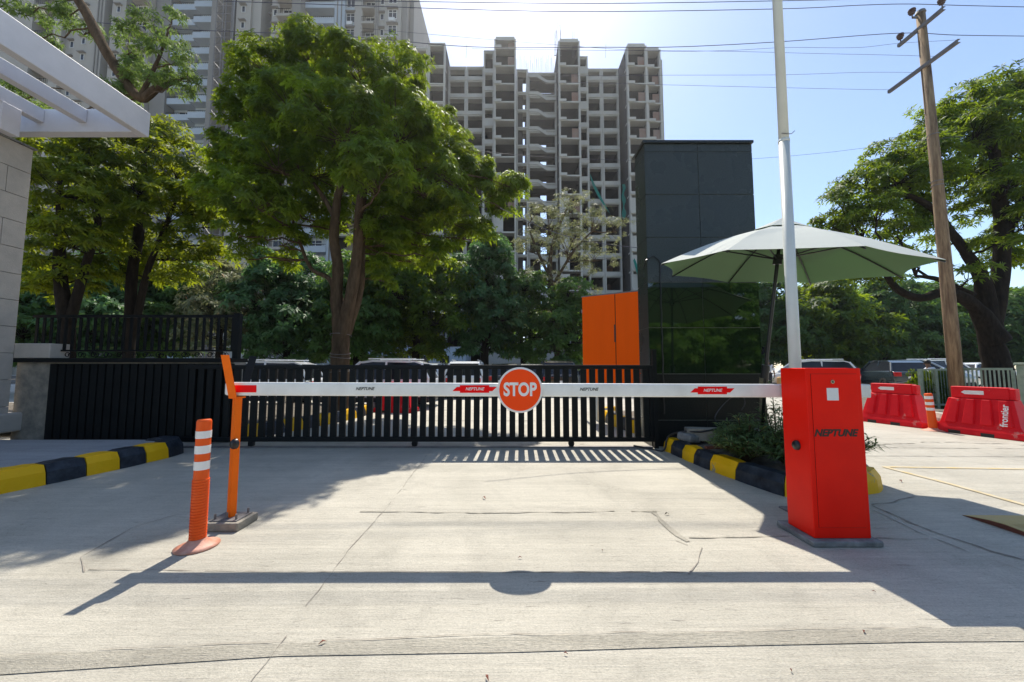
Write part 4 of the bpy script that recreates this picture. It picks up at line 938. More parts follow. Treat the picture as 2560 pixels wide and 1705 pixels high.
# ================================================================ RED PLASTIC BARRIERS
def jersey(label,x,y,rz,writing,s=1.0):
    t=thing('plastic_barrier',label,'traffic barrier',(x,y,0),rz,'red plastic road barriers'); t.scale=(s,s,s)
    Lh=.50; hh=.76
    mb=MB()
    # lower skirt
    def ring(z,lx,wy): return [(-lx,-wy,z),(lx,-wy,z),(lx,wy,z),(-lx,wy,z)]
    R_=[ring(.0,Lh,.23),ring(.09,Lh,.23),ring(.17,Lh*.86,.175),ring(.56,Lh*.70,.09),ring(.565,Lh*.69,.085)]
    V=[p for r_ in R_ for p in r_]; F=[]
    for i in range(len(R_)-1):
        for k in range(4): F.append((i*4+k,i*4+(k+1)%4,i*4+4+(k+1)%4,i*4+4+k))
    F.append((0,3,2,1)); n=(len(R_)-1)*4; F.append((n,n+1,n+2,n+3)); mb.add(V,F)
    mb.build('barrier_body',M['bred'],t,bevel=.012,seg=3)
    for sy in (-1,1):
        for k in range(4):
            xc=-.30+k*.20
            a0,a1=.075,.060
            def P(z,xx,o): 
                w_=.175+(.09-.175)*(z-.17)/.39; return (xx*(1-.16*(z-.17)/.39),sy*(w_+o),z)
            V=[P(.18,xc-a0,0),P(.18,xc+a0,0),P(.18,xc+a0*.8,.035),P(.18,xc-a0*.8,.035),P(.555,xc-a1,0),P(.555,xc+a1,0),P(.555,xc+a1*.8,.035),P(.555,xc-a1*.8,.035)]
            MB().add(V,[(0,1,2,3),(4,5,6,7),(0,1,5,4),(1,2,6,5),(2,3,7,6),(3,0,4,7)]).build('side_rib',M['bred'],t,bevel=.004)
    MB().box(-Lh*.64,-.075,.566,Lh*.60,.075,.75).build('top_block',M['bred'],t,bevel=.012,seg=3)
    MB().box(Lh*.52,-.055,.567,Lh*.72,.055,.735).build('end_lug',M['bred'],t,bevel=.01)
    for xx in (-.24,.12):
        MB().box(xx-.07,-.2312,.0,xx+.07,-.2301,.055).build('fork_slot',M['ink'],t)
    V=[(-.2,.62),(-.16,.59),(.05,.59),(.05,.65),(-.16,.65)]
    MB().prism([(x_,z_+.04) for x_,z_ in V],-.0772,-.0756).build('arrow_sticker',M['whiterefl'],t)
    if writing:
        g_=text('lettering','frontier',.105,M['whiterefl'],t,(.315,-.1745,.33),(PI/2-.22,-PI/2,0),offset=.002,depth=.004)
        g_.rotation_euler=(0,0,0)
        mm=Matrix.Translation((.285,-.172,.34))@Matrix.Rotation(-.215,4,'X')@Matrix.Rotation(PI/2,4,'Y').inverted()@Matrix.Rotation(PI/2,4,'X')
        g_.matrix_local=mm
    return t
dA=math.atan2(-.97,.24)
jersey('nearer red plastic barrier with white vertical word, in front of the utility pole',7.40,5.86,dA,True)
jersey('farther red plastic barrier just right of the red cabinet',7.20,7.02,dA,False)
jersey('red plastic barrier seen through the gate slats near the white car',-2.75,8.9,-.15,False,.95)

# speed hump
sh=thing('speed_hump','end of a yellow rubber speed hump at the right edge','speed hump',(3.23,2.50,0),-.02)
pf=[(-.235,0),(-.17,.012),(-.08,.026),(0,.032),(.08,.027),(.17,.013),(.235,0)]
mb=MB(); 
V=[];F=[]
xs=[0,.01,.10,.25,1.4]; sc_=[1,1,1,1,1]
for x_,k in zip(xs,sc_):
    for (yy,zz) in pf: V.append((x_,yy*(.5+.5*k),zz*k+.002))
for i in range(len(xs)-1):
    for j in range(len(pf)-1): F.append((i*7+j,i*7+j+1,(i+1)*7+j+1,(i+1)*7+j))
F.append(tuple(range(7))); F.append(tuple(28+j for j in range(7))); mb.add(V,F); mb.build('hump_body',M['bump'],sh); MB().prism([(a,b*.93+.001) for a,b in pf],-.006,-.0005,plane='yz').build('end_face',M['rust'],sh)
rb=MB()
for k in range(26):
    x_=.05+k*.03; rb.add([(x_,-.19,.013),(x_+.014,-.19,.013),(x_+.014,-.08,.0315),(x_,-.08,.0315),(x_,0,.0375),(x_+.014,0,.0375)],[(0,1,2,3),(3,2,5,4)])
rb.build('grip_ridges',M['bump'],sh)

# ================================================================ GREEN FENCE + MESH HEDGE + CHAIN POST
fn=thing('green_railing','pale green painted steel railing panel on the right','railing',(0,0,0))
p0=gr(2380,1018); p1=at(2532,1020,7.75); 
fy0,fy1=8.6,7.9; fx0=at(2400,930,fy0).x; fx1=at(2532,930,fy1).x
d=(Vector((fx1,fy1,0))-Vector((fx0,fy0,0))); n=13
def fpnt(t,z): return Vector((fx0,fy0,0))+d*t+Vector((0,0,z))
fn.location=Vector((fx0,fy0,0)); f0=fn.location.copy()
MB().obox(fpnt(.5,1.02)-f0,d,d.length,.03,.05).build('top_rail',M['greenp'],fn); MB().obox(fpnt(.5,.25)-f0,d,d.length,.03,.04).build('bottom_rail',M['greenp'],fn)
for i in range(n): 
    MB().obox(fpnt(i/(n-1),.635)-f0,d,.025 if i<n-1 else .05,.02,.72).build('baluster',M['greenp'],fn)
gp=thing('green_post','pale green masonry post at the right frame edge','post',(at(2556,900,7.5).x+.06,7.5,0))
MB().box(-.09,-.09,.0,.09,.09,1.10).build('post_body',M['greenp'],gp,bevel=.01); MB().box(-.11,-.11,1.101,.11,.11,1.15).build('post_cap',M['greenp'],gp,bevel=.01)
hd=thing('mesh_hedge','leafy hedge held in a wire mesh fence behind the small striped bollard','hedge',(at(2340,960,8.9).x,8.9,0))
hx0=at(2302,960,8.9).x-hd.location.x; hx1=at(2405,960,8.9).x-hd.location.x
mb=MB()
for x_ in (hx0,0,hx1): mb.box(x_-.03,-.03,0,x_+.03,.03,1.02)
for z_ in (.98,.15): mb.box(hx0,-.02,z_,hx1,.02,z_+.04)
k=hx0
while k<hx1: mb.box(k,-.004,.19,k+.008,.004,.98); k+=.07
mb.build('mesh_frame',M['greenp'],hd)
n=1500; C=np.stack([RNG.uniform(hx0,hx1,n),RNG.uniform(.03,.35,n),RNG.uniform(.1,.95,n)],1); C=C[(C[:,2]<.7)|(RNG.random(n)<.3)]
leaves_mesh('foliage',C,np.tile([[0,-1,.6]],(len(C),1)),.1,.045,6,.1,M['leafE'],hd)
cp=thing('chain_post','thin black post with finial in a dark base carrying a chain','post',(at(2284,960,9.2).x,9.2,0))
MB().tube([(0,0,.2),(0,0,.95)],.022,n=8).build('shaft',M['darkmetal'],cp); MB().lathe([(0,.72),(.06,.72),(.08,.74),(.04,.80),(.03,.86),(0,.86)],n=12).build('collar',M['darkmetal'],cp); MB().box(-.25,-.1,0,.25,.1,.33).build('base_block',M['rubber'],cp)
MB().tube(smoothpts([(0,0,.72),(-.9,0,.62),(-1.8,0,.68),(-3.0,0,.60)],5),.012,n=5).build('chain',M['steel'],cp)

# ================================================================ CARS
def car(label,x,y,rz,paint,kind='hatch',s=.8,group='cars parked in the car park'):
    t=thing('parked_car',label,'car',(x,y,0),rz,group); t.scale=(s,s,s)
    # length along local x (front = +x)
    if kind=='suv': Lc,Wc,Hc=4.3,1.8,1.68; st=[(-2.15,.55,.95),(-2.08,.42,1.02),(-1.7,.38,1.05),(-.6,.36,1.05),(.9,.36,1.0),(1.7,.38,.93),(2.05,.42,.80),(2.15,.5,.65)]
    else: Lc,Wc,Hc=3.9,1.7,1.50; st=[(-1.95,.5,.88),(-1.88,.36,.95),(-1.5,.32,.98),(-.5,.30,.97),(.8,.30,.93),(1.5,.32,.86),(1.85,.36,.74),(1.95,.48,.6)]
    V=[];F=[]; hw=Wc/2
    for i,(x_,zl,zh) in enumerate(st):
        k=.86 if i in(0,len(st)-1) else .95 if i in (1,len(st)-2) else 1
        m_=(zl+zh)/2
        V+=[(x_,-hw*k*.92,zl),(x_,-hw*k,m_),(x_,-hw*k*.93,zh),(x_,hw*k*.93,zh),(x_,hw*k,m_),(x_,hw*k*.92,zl)]
    ns=len(st)
    for i in range(ns-1):
        for j in range(6): F.append((i*6+j,i*6+(j+1)%6,(i+1)*6+(j+1)%6,(i+1)*6+j))
    F.append(tuple(range(6))); F.append(tuple((ns-1)*6+j for j in range(6)))
    MB().add(V,F).build('body',M[paint],t,bevel=.05,seg=3)
    MB().box(-Lc/2+.1,-hw*.9,.20,Lc/2-.1,hw*.9,.40).build('sill',M['rubber'],t,bevel=.05)
    b0=st[3][2]-.03; r=Hc
    if kind=='suv': prof=[(-2.02,b0,.84),(-1.72,r-.12,.66),(-1.45,r-.03,.64),(.0,r,.64),(.45,r-.06,.62),(1.15,b0-.03,.80)]
    else: prof=[(-1.80,b0,.80),(-1.45,r-.14,.62),(-1.15,r-.04,.60),(.0,r,.60),(.40,r-.07,.58),(1.10,b0-.03,.76)]
    # glasshouse
    def gh(shr,name,m,z0cut=None):
        V=[];F=[]; n=len(prof)
        for (x_,z_,w_) in prof:
            V+=[(x_,-w_*hw/.85*shr,z_),(x_,w_*hw/.85*shr,z_)]
        xs0,xs1=prof[0][0],prof[-1][0]
        return V
    A=[(x_,-w_*Wc/1.7*.97,z_) for x_,z_,w_ in prof]; B_=[(x_,w_*Wc/1.7*.97,z_) for x_,z_,w_ in prof]; n=len(prof)
    basew=.82*Wc/1.7
    F=[tuple(range(n)),tuple(range(2*n-1,n-1,-1))]+[(i,i+1,n+i+1,n+i) for i in range(n-1)]+[(n-1,0,n,2*n-1)]
    MB().add(A+B_,F).build('windows',M['glass'],t)
    # roof shell and pillars
    rf=MB()
    P=[(x_,z_,w_*Wc/1.7*.97) for x_,z_,w_ in prof]
    for i in (1,2,3):
        a,b=P[i],P[i+1]; rf.add([(a[0],-a[2]-.012,a[1]+.012),(b[0],-b[2]-.012,b[1]+.012),(b[0],b[2]+.012,b[1]+.012),(a[0],a[2]+.012,a[1]+.012),(a[0],-a[2]-.014,a[1]-.06),(b[0],-b[2]-.014,b[1]-.06),(b[0],b[2]+.014,b[1]-.06),(a[0],a[2]+.014,a[1]-.06)],[(0,1,2,3),(0,1,5,4),(3,2,6,7),(0,3,7,4),(1,2,6,5)])
    for sgn in (-1,1):
        for i in (0,4):
            a=Vector((P[i][0],sgn*(P[i][2]+.004),P[i][1])); b=Vector((P[i+1][0],sgn*(P[i+1][2]+.004),P[i+1][1])); rf.tube([a,b],.05,n=6)
        for xx in (-.45,):
            rf.tube([(xx,sgn*(P[3][2]+.09),b0),(xx-.02,sgn*(P[3][2]+.004),r-.03)],.04,n=6)
        if kind=='suv': rf.tube([(-1.5,sgn*P[3][2]*.9,r+.05),(.2,sgn*P[3][2]*.9,r+.05)],.02,n=6)
    rf.build('roof',M[paint],t)
    for sgn in (-1,1):
        for xx in (-Lc*.31,Lc*.31):
            wh=MB().lathe([(.2,-.1),(.31,-.1),(.33,-.06),(.33,.06),(.31,.1),(.2,.1)],c=(xx,sgn*(hw-.1),.33),n=22,axis='y').build('tyre',M['tyre'],t,smooth=False)
            MB().lathe([(0,.085*sgn),(.2,.095*sgn),(.2,-.09*sgn),(0,-.09*sgn)],c=(xx,sgn*(hw-.1),.33),n=14,axis='y').build('rim',M['chrome'],wh)
        MB().box(-Lc/2-.012,sgn*hw*.72-.14,.72,-Lc/2+.1,sgn*hw*.72+.14,.92).build('tail_light',M['tail'],t,bevel=.03)
        MB().box(Lc/2-.12,sgn*hw*.68-.18,.60,Lc/2+.0,sgn*hw*.68+.18,.72).build('headlight',M['lampc'],t,bevel=.03)
        MB().box(.75,sgn*(hw*1.0)-.08,.92,.9,sgn*(hw*1.0)+.08,1.05).build('wing_mirror',M[paint],t,bevel=.03)
    MB().box(-Lc/2-.015,-.26,.62,-Lc/2+.03,.26,.74).build('number_plate',M['whiterefl'],t)
    MB().box(-Lc/2-.03,-hw*.8,.36,-Lc/2+.1,hw*.8,.50).build('rear_bumper',M['rubber' if kind=='suv' else paint],t,bevel=.03)
    return t
def cx(u,Y): return at(u,900,Y).x
car('white SUV with roof rails parked right behind the large tree trunk',cx(950,10.2),10.2,PI,'carw','suv',s=.74)
car('white hatchback whose roof shows above the gate beside the fork post',cx(655,10.6),10.6,PI+.12,'carw','suv',s=.73)
car('pale car behind the gate mostly hidden by the large tree trunk',cx(790,13.5),13.5,PI/2,'cars','hatch')
car('silver hatchback facing away between the white SUV and the stop sign',cx(1075,13.5),13.5,PI/2,'cars','hatch')
car('white car facing away just left of the stop sign',cx(1172,14.2),14.2,PI/2,'carw','suv',s=.76)
car('dark car facing away directly above the stop sign',cx(1262,15),15,PI/2,'carb','hatch')
car('red lamped black car facing away right of the stop sign',cx(1330,15.4),15.4,PI/2,'cark','hatch')
car('black SUV facing away between the stop sign and the orange hoarding',cx(1387,15),15,PI/2,'carb','suv',s=.78)
car('grey car half hidden behind the left railing',cx(420,12.5),12.5,PI/2+.3,'cars','hatch')
car('dark grey hatchback seen from behind right of the red cabinet',17.7,17.4,1.22,'cark','hatch',s=.92)
car('silver blue hatchback beside the dark grey hatchback',20.1,18.6,-.6,'cars','hatch',s=.96)
car('long white SUV behind the seated scooter rider',24.0,20.8,.05,'carw','suv',s=.88)
car('white car behind the wooden utility pole',28.6,22.5,.1,'carw','hatch',s=.9)
car('white car partly behind the umbrella pole',cx(1975,18.5),17.5,PI*.9,'carw','suv',s=.82)
car('dark car showing just over the top of the red cabinet',cx(2065,19.5),19.5,PI*1.05,'cark','hatch',s=.82)

# ================================================================ PEOPLE
def figure(t,J,E,name,m,sub=2):
    """J: dict joint->(x,y,z,r); E: edges"""
    keys=list(J); me=bpy.data.meshes.new(name); me.from_pydata([J[k][:3] for k in keys],[(keys.index(a),keys.index(b)) for a,b in E],[])
    o=bpy.data.objects.new(name,me); COL.objects.link(o); o.parent=t; me.materials.append(m)
    md=o.modifiers.new('skin','SKIN'); md.use_smooth_shade=True
    for i,k in enumerate(keys):
        r=J[k][3]; me.skin_vertices[0].data[i].radius=(r,r)
    me.skin_vertices[0].data[0].use_root=True
    s_=o.modifiers.new('sub','SUBSURF'); s_.levels=sub; s_.render_levels=sub
    return o
def person(label,loc,rz,J,shirt,legs,s=.8,hairm='hair',group=None):
    t=thing('person',label,'person',loc,rz,group); t.scale=(s,s,s)
    E=[('pel','chest'),('chest','neck'),('neck','head'),('head','crown')]
    for S in 'LR': E+=[('pel','hip'+S),('hip'+S,'knee'+S),('knee'+S,'ank'+S),('ank'+S,'toe'+S),('chest','sh'+S),('sh'+S,'elb'+S),('elb'+S,'wr'+S),('wr'+S,'palm'+S)]
    for S in 'LR':
        w_=Vector(J['wr'+S][:3]); p_=Vector(J['palm'+S][:3]); dd=(p_-w_).normalized(); sd_=dd.orthogonal().normalized()
        for i in range(4):
            b_=p_+sd_*(-.03+.02*i)+dd*.02; e_=b_+dd*(.05+.008*(i%3)); J['f%s%da'%(S,i)]=(*b_,.009); J['f%s%db'%(S,i)]=(*e_,.007); E+=[('palm'+S,'f%s%da'%(S,i)),('f%s%da'%(S,i),'f%s%db'%(S,i))]
        tb=w_.lerp(p_,.6)+sd_*.05+dd*.02; J['t'+S]=(*tb,.009); E.append(('palm'+S,'t'+S))
    figure(t,J,E,'body',M['skin'])
    g=lambda k,e=.0:(*J[k][:3],J[k][3]+e)
    figure(t,{'pel':g('pel',.02),'chest':g('chest',.025),'neck':(*Vector(J['chest'][:3]).lerp(Vector(J['neck'][:3]),.7),.075),'shL':g('shL',.02),'shR':g('shR',.02),'elbL':g('elbL',.02),'elbR':g('elbR',.02)},[('pel','chest'),('chest','neck'),('chest','shL'),('chest','shR'),('shL','elbL'),('shR','elbR')],'shirt',shirt)
    figure(t,{'pel':g('pel',.022),'hipL':g('hipL',.02),'hipR':g('hipR',.02),'kneeL':g('kneeL',.02),'kneeR':g('kneeR',.02),'ankL':g('ankL',.02),'ankR':g('ankR',.02)},[('pel','hipL'),('pel','hipR'),('hipL','kneeL'),('hipR','kneeR'),('kneeL','ankL'),('kneeR','ankR')],'trousers',legs)
    hx,hy,hz,_=J['crown']
    hm=MB(); hm.lathe([(.0,.055),(.06,.05),(.095,.02),(.108,-.03),(.104,-.08),(.09,-.11)],c=(hx-.01,hy,hz+.03),n=16); hm.build('hair',M[hairm],t,smooth=True)
    # face
    fh=J['head']
    MB().lathe([(0,-.02),(.012,-.01),(.016,.02)],c=(fh[0]+.10,fh[1],fh[2]+.0),n=8,axis='x').build('nose',M['skin'],t)
    for s2 in (-1,1): MB().lathe([(0,-.008),(.009,-.004),(.011,.006)],c=(fh[0]+.094,fh[1]+s2*.034,fh[2]+.035),n=8,axis='x').build('eye',M['ink'],t)
    return t
JS=dict(pel=(0,0,.95,.14),chest=(0.02,0,1.32,.15),neck=(.03,0,1.50,.055),head=(.05,0,1.60,.088),crown=(.05,0,1.68,.092),
 shL=(0.02,.19,1.40,.062),shR=(.02,-.19,1.40,.062),elbL=(.02,.26,1.12,.045),elbR=(.08,-.26,1.12,.045),wrL=(.10,.28,.88,.03),wrR=(.2,-.28,.90,.03),palmL=(.12,.28,.82,.032),palmR=(.22,-.28,.84,.032),
 hipL=(0,.09,.90,.095),hipR=(0,-.09,.90,.095),kneeL=(.12,.09,.50,.06),kneeR=(-.03,-.09,.50,.06),ankL=(.08,.1,.08,.042),ankR=(-.2,-.1,.10,.042),toeL=(.24,.1,.04,.035),toeR=(-.05,-.1,.04,.035))
pp=at(1919,900,17.0)
person('person in a white shirt and dark trousers walking with a pack beside the umbrella pole',(pp.x,17.0,0),.9,JS,M['shirt'],M['trouser'])
bg_=thing('brown_sack','tan sack carried low beside the walking person','bag',(pp.x+.62,17.0,.0))
MB().box(-.2,-.12,.0,.2,.12,.62).build('sack_body',M['bag'],bg_,bevel=.08,seg=3)
bp_=MB().box(-.10,-.15,1.1,-.0,.15,1.45); bo_=bp_.build('backpack',M['trouser'],bevel=.04); bo_.location=(pp.x-.12,17.0-.10,0); bo_.scale=(.8,.8,.8); bo_.rotation_euler=(0,0,.9); tag(bo_,'dark backpack on the walking person with the white shirt','backpack')
JR=dict(pel=(0,0,.82,.14),chest=(0.10,0,1.18,.15),neck=(.14,0,1.37,.055),head=(.17,0,1.47,.088),crown=(.17,0,1.55,.092),
 shL=(0.10,.19,1.26,.062),shR=(.10,-.19,1.26,.062),elbL=(.28,.27,1.06,.045),elbR=(.28,-.27,1.06,.045),wrL=(.52,.28,1.02,.03),wrR=(.52,-.28,1.02,.03),palmL=(.58,.27,1.02,.032),palmR=(.58,-.27,1.02,.032),
 hipL=(0,.10,.78,.095),hipR=(0,-.10,.78,.095),kneeL=(.42,.16,.70,.06),kneeR=(.42,-.16,.70,.06),ankL=(.36,.15,.30,.042),ankR=(.36,-.15,.30,.042),toeL=(.52,.15,.26,.035),toeR=(.52,-.15,.26,.035))
pq=at(2331,900,12.5)
person('person in a pale shirt riding a scooter behind the mesh hedge',(pq.x,12.5,0),PI-.4,JR,M['shirt'],M['trouser'])
sc2=thing('scooter','dark scooter ridden behind the mesh hedge','scooter',(pq.x,12.5,0),PI-.4); sc2.scale=(.8,.8,.8)
for xx,nm in ((-.45,'wheel'),(.75,'wheel')): MB().lathe([(.12,-.05),(.22,-.05),(.24,0),(.22,.05),(.12,.05)],c=(xx,0,.24),n=18,axis='y').build(nm,M['tyre'],sc2)
MB().prism([(-.75,.45),(-.7,.62),(-.3,.7),(.18,.68),(.22,.3),(.5,.28),(.6,.9),(.66,.9),(.72,.4),(.55,.2),(-.35,.2)],-.14,.14).build('scooter_body',M['cark'],sc2,bevel=.03)
MB().tube([(.56,-.3,1.0),(.62,0,.95),(.56,.3,1.0)],.015,n=8).build('handlebar',M['darkmetal'],sc2)
MB().box(-.55,-.12,.68,.15,.12,.76).build('seat',M['rubber'],sc2,bevel=.03)

# ================================================================ BARE CONCRETE BUILDING
bb_=thing('unfinished_tower','unfinished bare concrete apartment tower with open floors and zigzag stairs','building',(0,48,0))
FH=2.6; z_top=45.05
lev=[z_top-FH*k for k in range(18) if z_top-FH*k>0]
fr=MB(); dk=MB(); sp=MB(); bk=MB()
def bkb(*a): MB().box(*a).build('brick_infill',M['brick'],bb_,recalc=False)
rs=random.Random(5)
secs=[('A',-24,-13.9,.6,45.05,0),('A',-13.9,-11.6,0,45.05,0),('A',-11.55,-9.2,0,45.7,0),('B',-9.15,-6.6,2.4,44.3,1),('B',-6.55,-4.05,2.4,44.3,1),('C',-4.0,-2.5,1.1,45.6,2),('P',-2.45,.55,0,46.3,0),('N',.6,2.25,1.6,43.2,3),('D',2.3,6.35,2.2,43.2,4),('P',6.4,9.35,0,46.0,0),('C',9.4,10.7,1.3,44.9,2),('B',10.75,12.85,2.4,44.0,1),('B',12.9,15.3,2.4,44.0,1),('P',15.8,18.55,0,45.3,0),('P',18.6,20.6,.3,45.0,0)]
for (ty,x0,x1,yo,zt_,k) in secs:
    ls=[z for z in lev if z<zt_-1]+[zt_]
    ls=sorted(set([round(z,3) for z in ls]))
    cw=.22
    # columns
    for xx in (x0+cw/2,x1-cw/2): fr.box(xx-cw/2+.001,yo,0,xx+cw/2-.001,yo+.55,zt_-.201)
    # side walls running back
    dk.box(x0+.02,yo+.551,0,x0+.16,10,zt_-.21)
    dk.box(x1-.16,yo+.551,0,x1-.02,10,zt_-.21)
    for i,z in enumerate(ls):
        fr.box(x0+.003,yo-.06,z-.2,x1-.003,yo+1.2,z); dk.box(x0+.003,yo+1.2001,z-.2,x1-.003,{'D':5.2,'N':4.0,'C':6.5}.get(ty,10.0),z)  # front edge in plain concrete, rear of slab in the shade-darkened copy
        if z>3 and ty!='P': fr.box(x0+cw,yo+.06,z-.36,x1-cw,yo+.35,z-.201)
        if ty=='B' and z<zt_-.5: fr.box(x0+cw,yo+.02,z+.001,x1-cw,yo+.16,z+.42)
        if ty=='P' and z<zt_-.5:
            fr.box(x0+.0,yo-.22,z-.12,x0+1.0,yo-.061,z+.24)
        if ty=='C' and z<zt_-.5: fr.box(x0+cw,yo+.02,z+.001,x1-cw,yo+.16,z+1.0 if rs.random()<.5 else z+.5)
        if ty=='N' and z<zt_-.5: dk.box(x0+cw,yo+.5,z+.001,x1-cw-.5,yo+.65,z+FH-.21)
    if ty in('P','A','B','C'):
        # interior back wall with door opening
        for i,z in enumerate(ls[:-1]):
            zz=ls[i+1]
            by=yo+4.2+rs.random()*3
            if ty=='C':
                if rs.random()<.35: continue
                by=yo+3.5
            (bkb if rs.random()<.22 else dk.box)(x0+.17,by,z+.001,x1-.17,by+.12,zz-.201)
            if ty=='P' and z<24 : fr.box(x0+cw,yo+.1,z+.001,x0+cw+ (x1-x0)*.35,yo+.3,zz-.5) 
            if ty=='P' and rs.random()<.3: bkb(x1-cw-.9,yo+.4,z+.001,x1-cw,yo+.5,z+1.6)
    # roof parapet
    if ty in('P',): fr.box(x0+.2,yo+.1,zt_+.001,x1-.2,yo+.3,zt_+.45)
# back wall of the stair hall with openings to the sky
for i,z in enumerate(lev[1:]):
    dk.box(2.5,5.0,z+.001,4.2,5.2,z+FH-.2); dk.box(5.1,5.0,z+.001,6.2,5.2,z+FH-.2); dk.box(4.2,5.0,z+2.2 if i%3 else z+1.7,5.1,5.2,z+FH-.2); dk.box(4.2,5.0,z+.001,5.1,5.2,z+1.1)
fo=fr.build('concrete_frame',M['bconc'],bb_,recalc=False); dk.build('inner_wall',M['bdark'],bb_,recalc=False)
for z in lev[1:]:
    a=MB(); yy=2.05
    P=[(2.35,z+.45),(3.7,z+.45),(5.0,z-.45),(6.3,z-.45),(6.3,z-.85),(4.9,z-.85),(3.6,z+.02),(2.35,z+.02)]
    a.prism(P,yy,yy+.25); a.build('stair_flight',M['bconc'],bb_)
rbm=MB()
rbm.box(.7,2.19,43.205,6.3,2.21,43.25)
for i in range(34):
    x_=.7+i*.17; rbm.tube([(x_,2.2,43.2),(x_+rs.uniform(-.1,.1),2.2,44.6+rs.random()*1.7)],.02,n=4,cap=False)
rbm.build('rebar',M['steel'],bb_,recalc=False); rbm=MB(); rbm.box(5.95,1.19,44.9,7.0,1.21,45.0)
for i in range(9):
    x_=6.0+i*.12; rbm.tube([(x_,1.2,45),(x_+rs.uniform(-.3,.3),1.2,48+rs.random()*2)],.022,n=4,cap=False)
rbm.build('rebar',M['steel'],bb_,recalc=False)
for x_ in (8.4,8.6,-6.4,13,-12): MB().tube([(x_,.5,44),(x_+.1,.5,48 if x_>8.3 and x_<9 else 46)],.022,n=4,cap=False).build('rebar',M['steel'],bb_,recalc=False)
nm=MB(); 
nn=14; V=[];F=[]
for i in range(nn):
    t_=i/(nn-1); z_=28-5.6*t_; xa=10.9+2.6*t_**1.6; V+=[(xa,1.9,z_),(xa+.15+.5*t_*(1-t_)*3,1.9,z_-.25),]
for i in range(nn-1): F.append((2*i,2*i+1,2*i+3,2*i+2))
n1=nm.add(V,F).build('safety_net',M['net'],bb_); n1.modifiers.new('s','SOLIDIFY').thickness=.03
V=[];F=[]
for i in range(nn):
    t_=i/(nn-1); z_=26.5-5*t_; V+=[(15.35+.1*math.sin(i),1.9,z_),(15.35+.35+.15*math.sin(i*1.3),1.8,z_)]
for i in range(nn-1): F.append((2*i,2*i+1,2*i+3,2*i+2))
n1=MB().add(V,F).build('safety_net',M['net'],bb_); n1.modifiers.new('s','SOLIDIFY').thickness=.03
V=[];F=[]
for i in range(nn):
    t_=i/(nn-1); z_=15.2-3.4*t_; V+=[(15.9+.9*t_,-.4,z_-.2),(15.9+.9*t_+.15+.4*t_,-.5,z_+.1)]
for i in range(nn-1): F.append((2*i,2*i+1,2*i+3,2*i+2))
n1=MB().add(V,F).build('safety_net',M['net'],bb_); n1.modifiers.new('s','SOLIDIFY').thickness=.03
# edge wall at right with slots
ew=MB(); 
for k,z in enumerate(lev[:-1]): ew.box(21.0,2,z-FH+.5,21.25,9,z-.2)
ew.box(20.9,1.5,0,21.3,1.99,44.6); ew.box(20.9,9.01,0,21.3,9.3,44.6); ew.build('end_wall',M['bconc'],bb_,recalc=False)

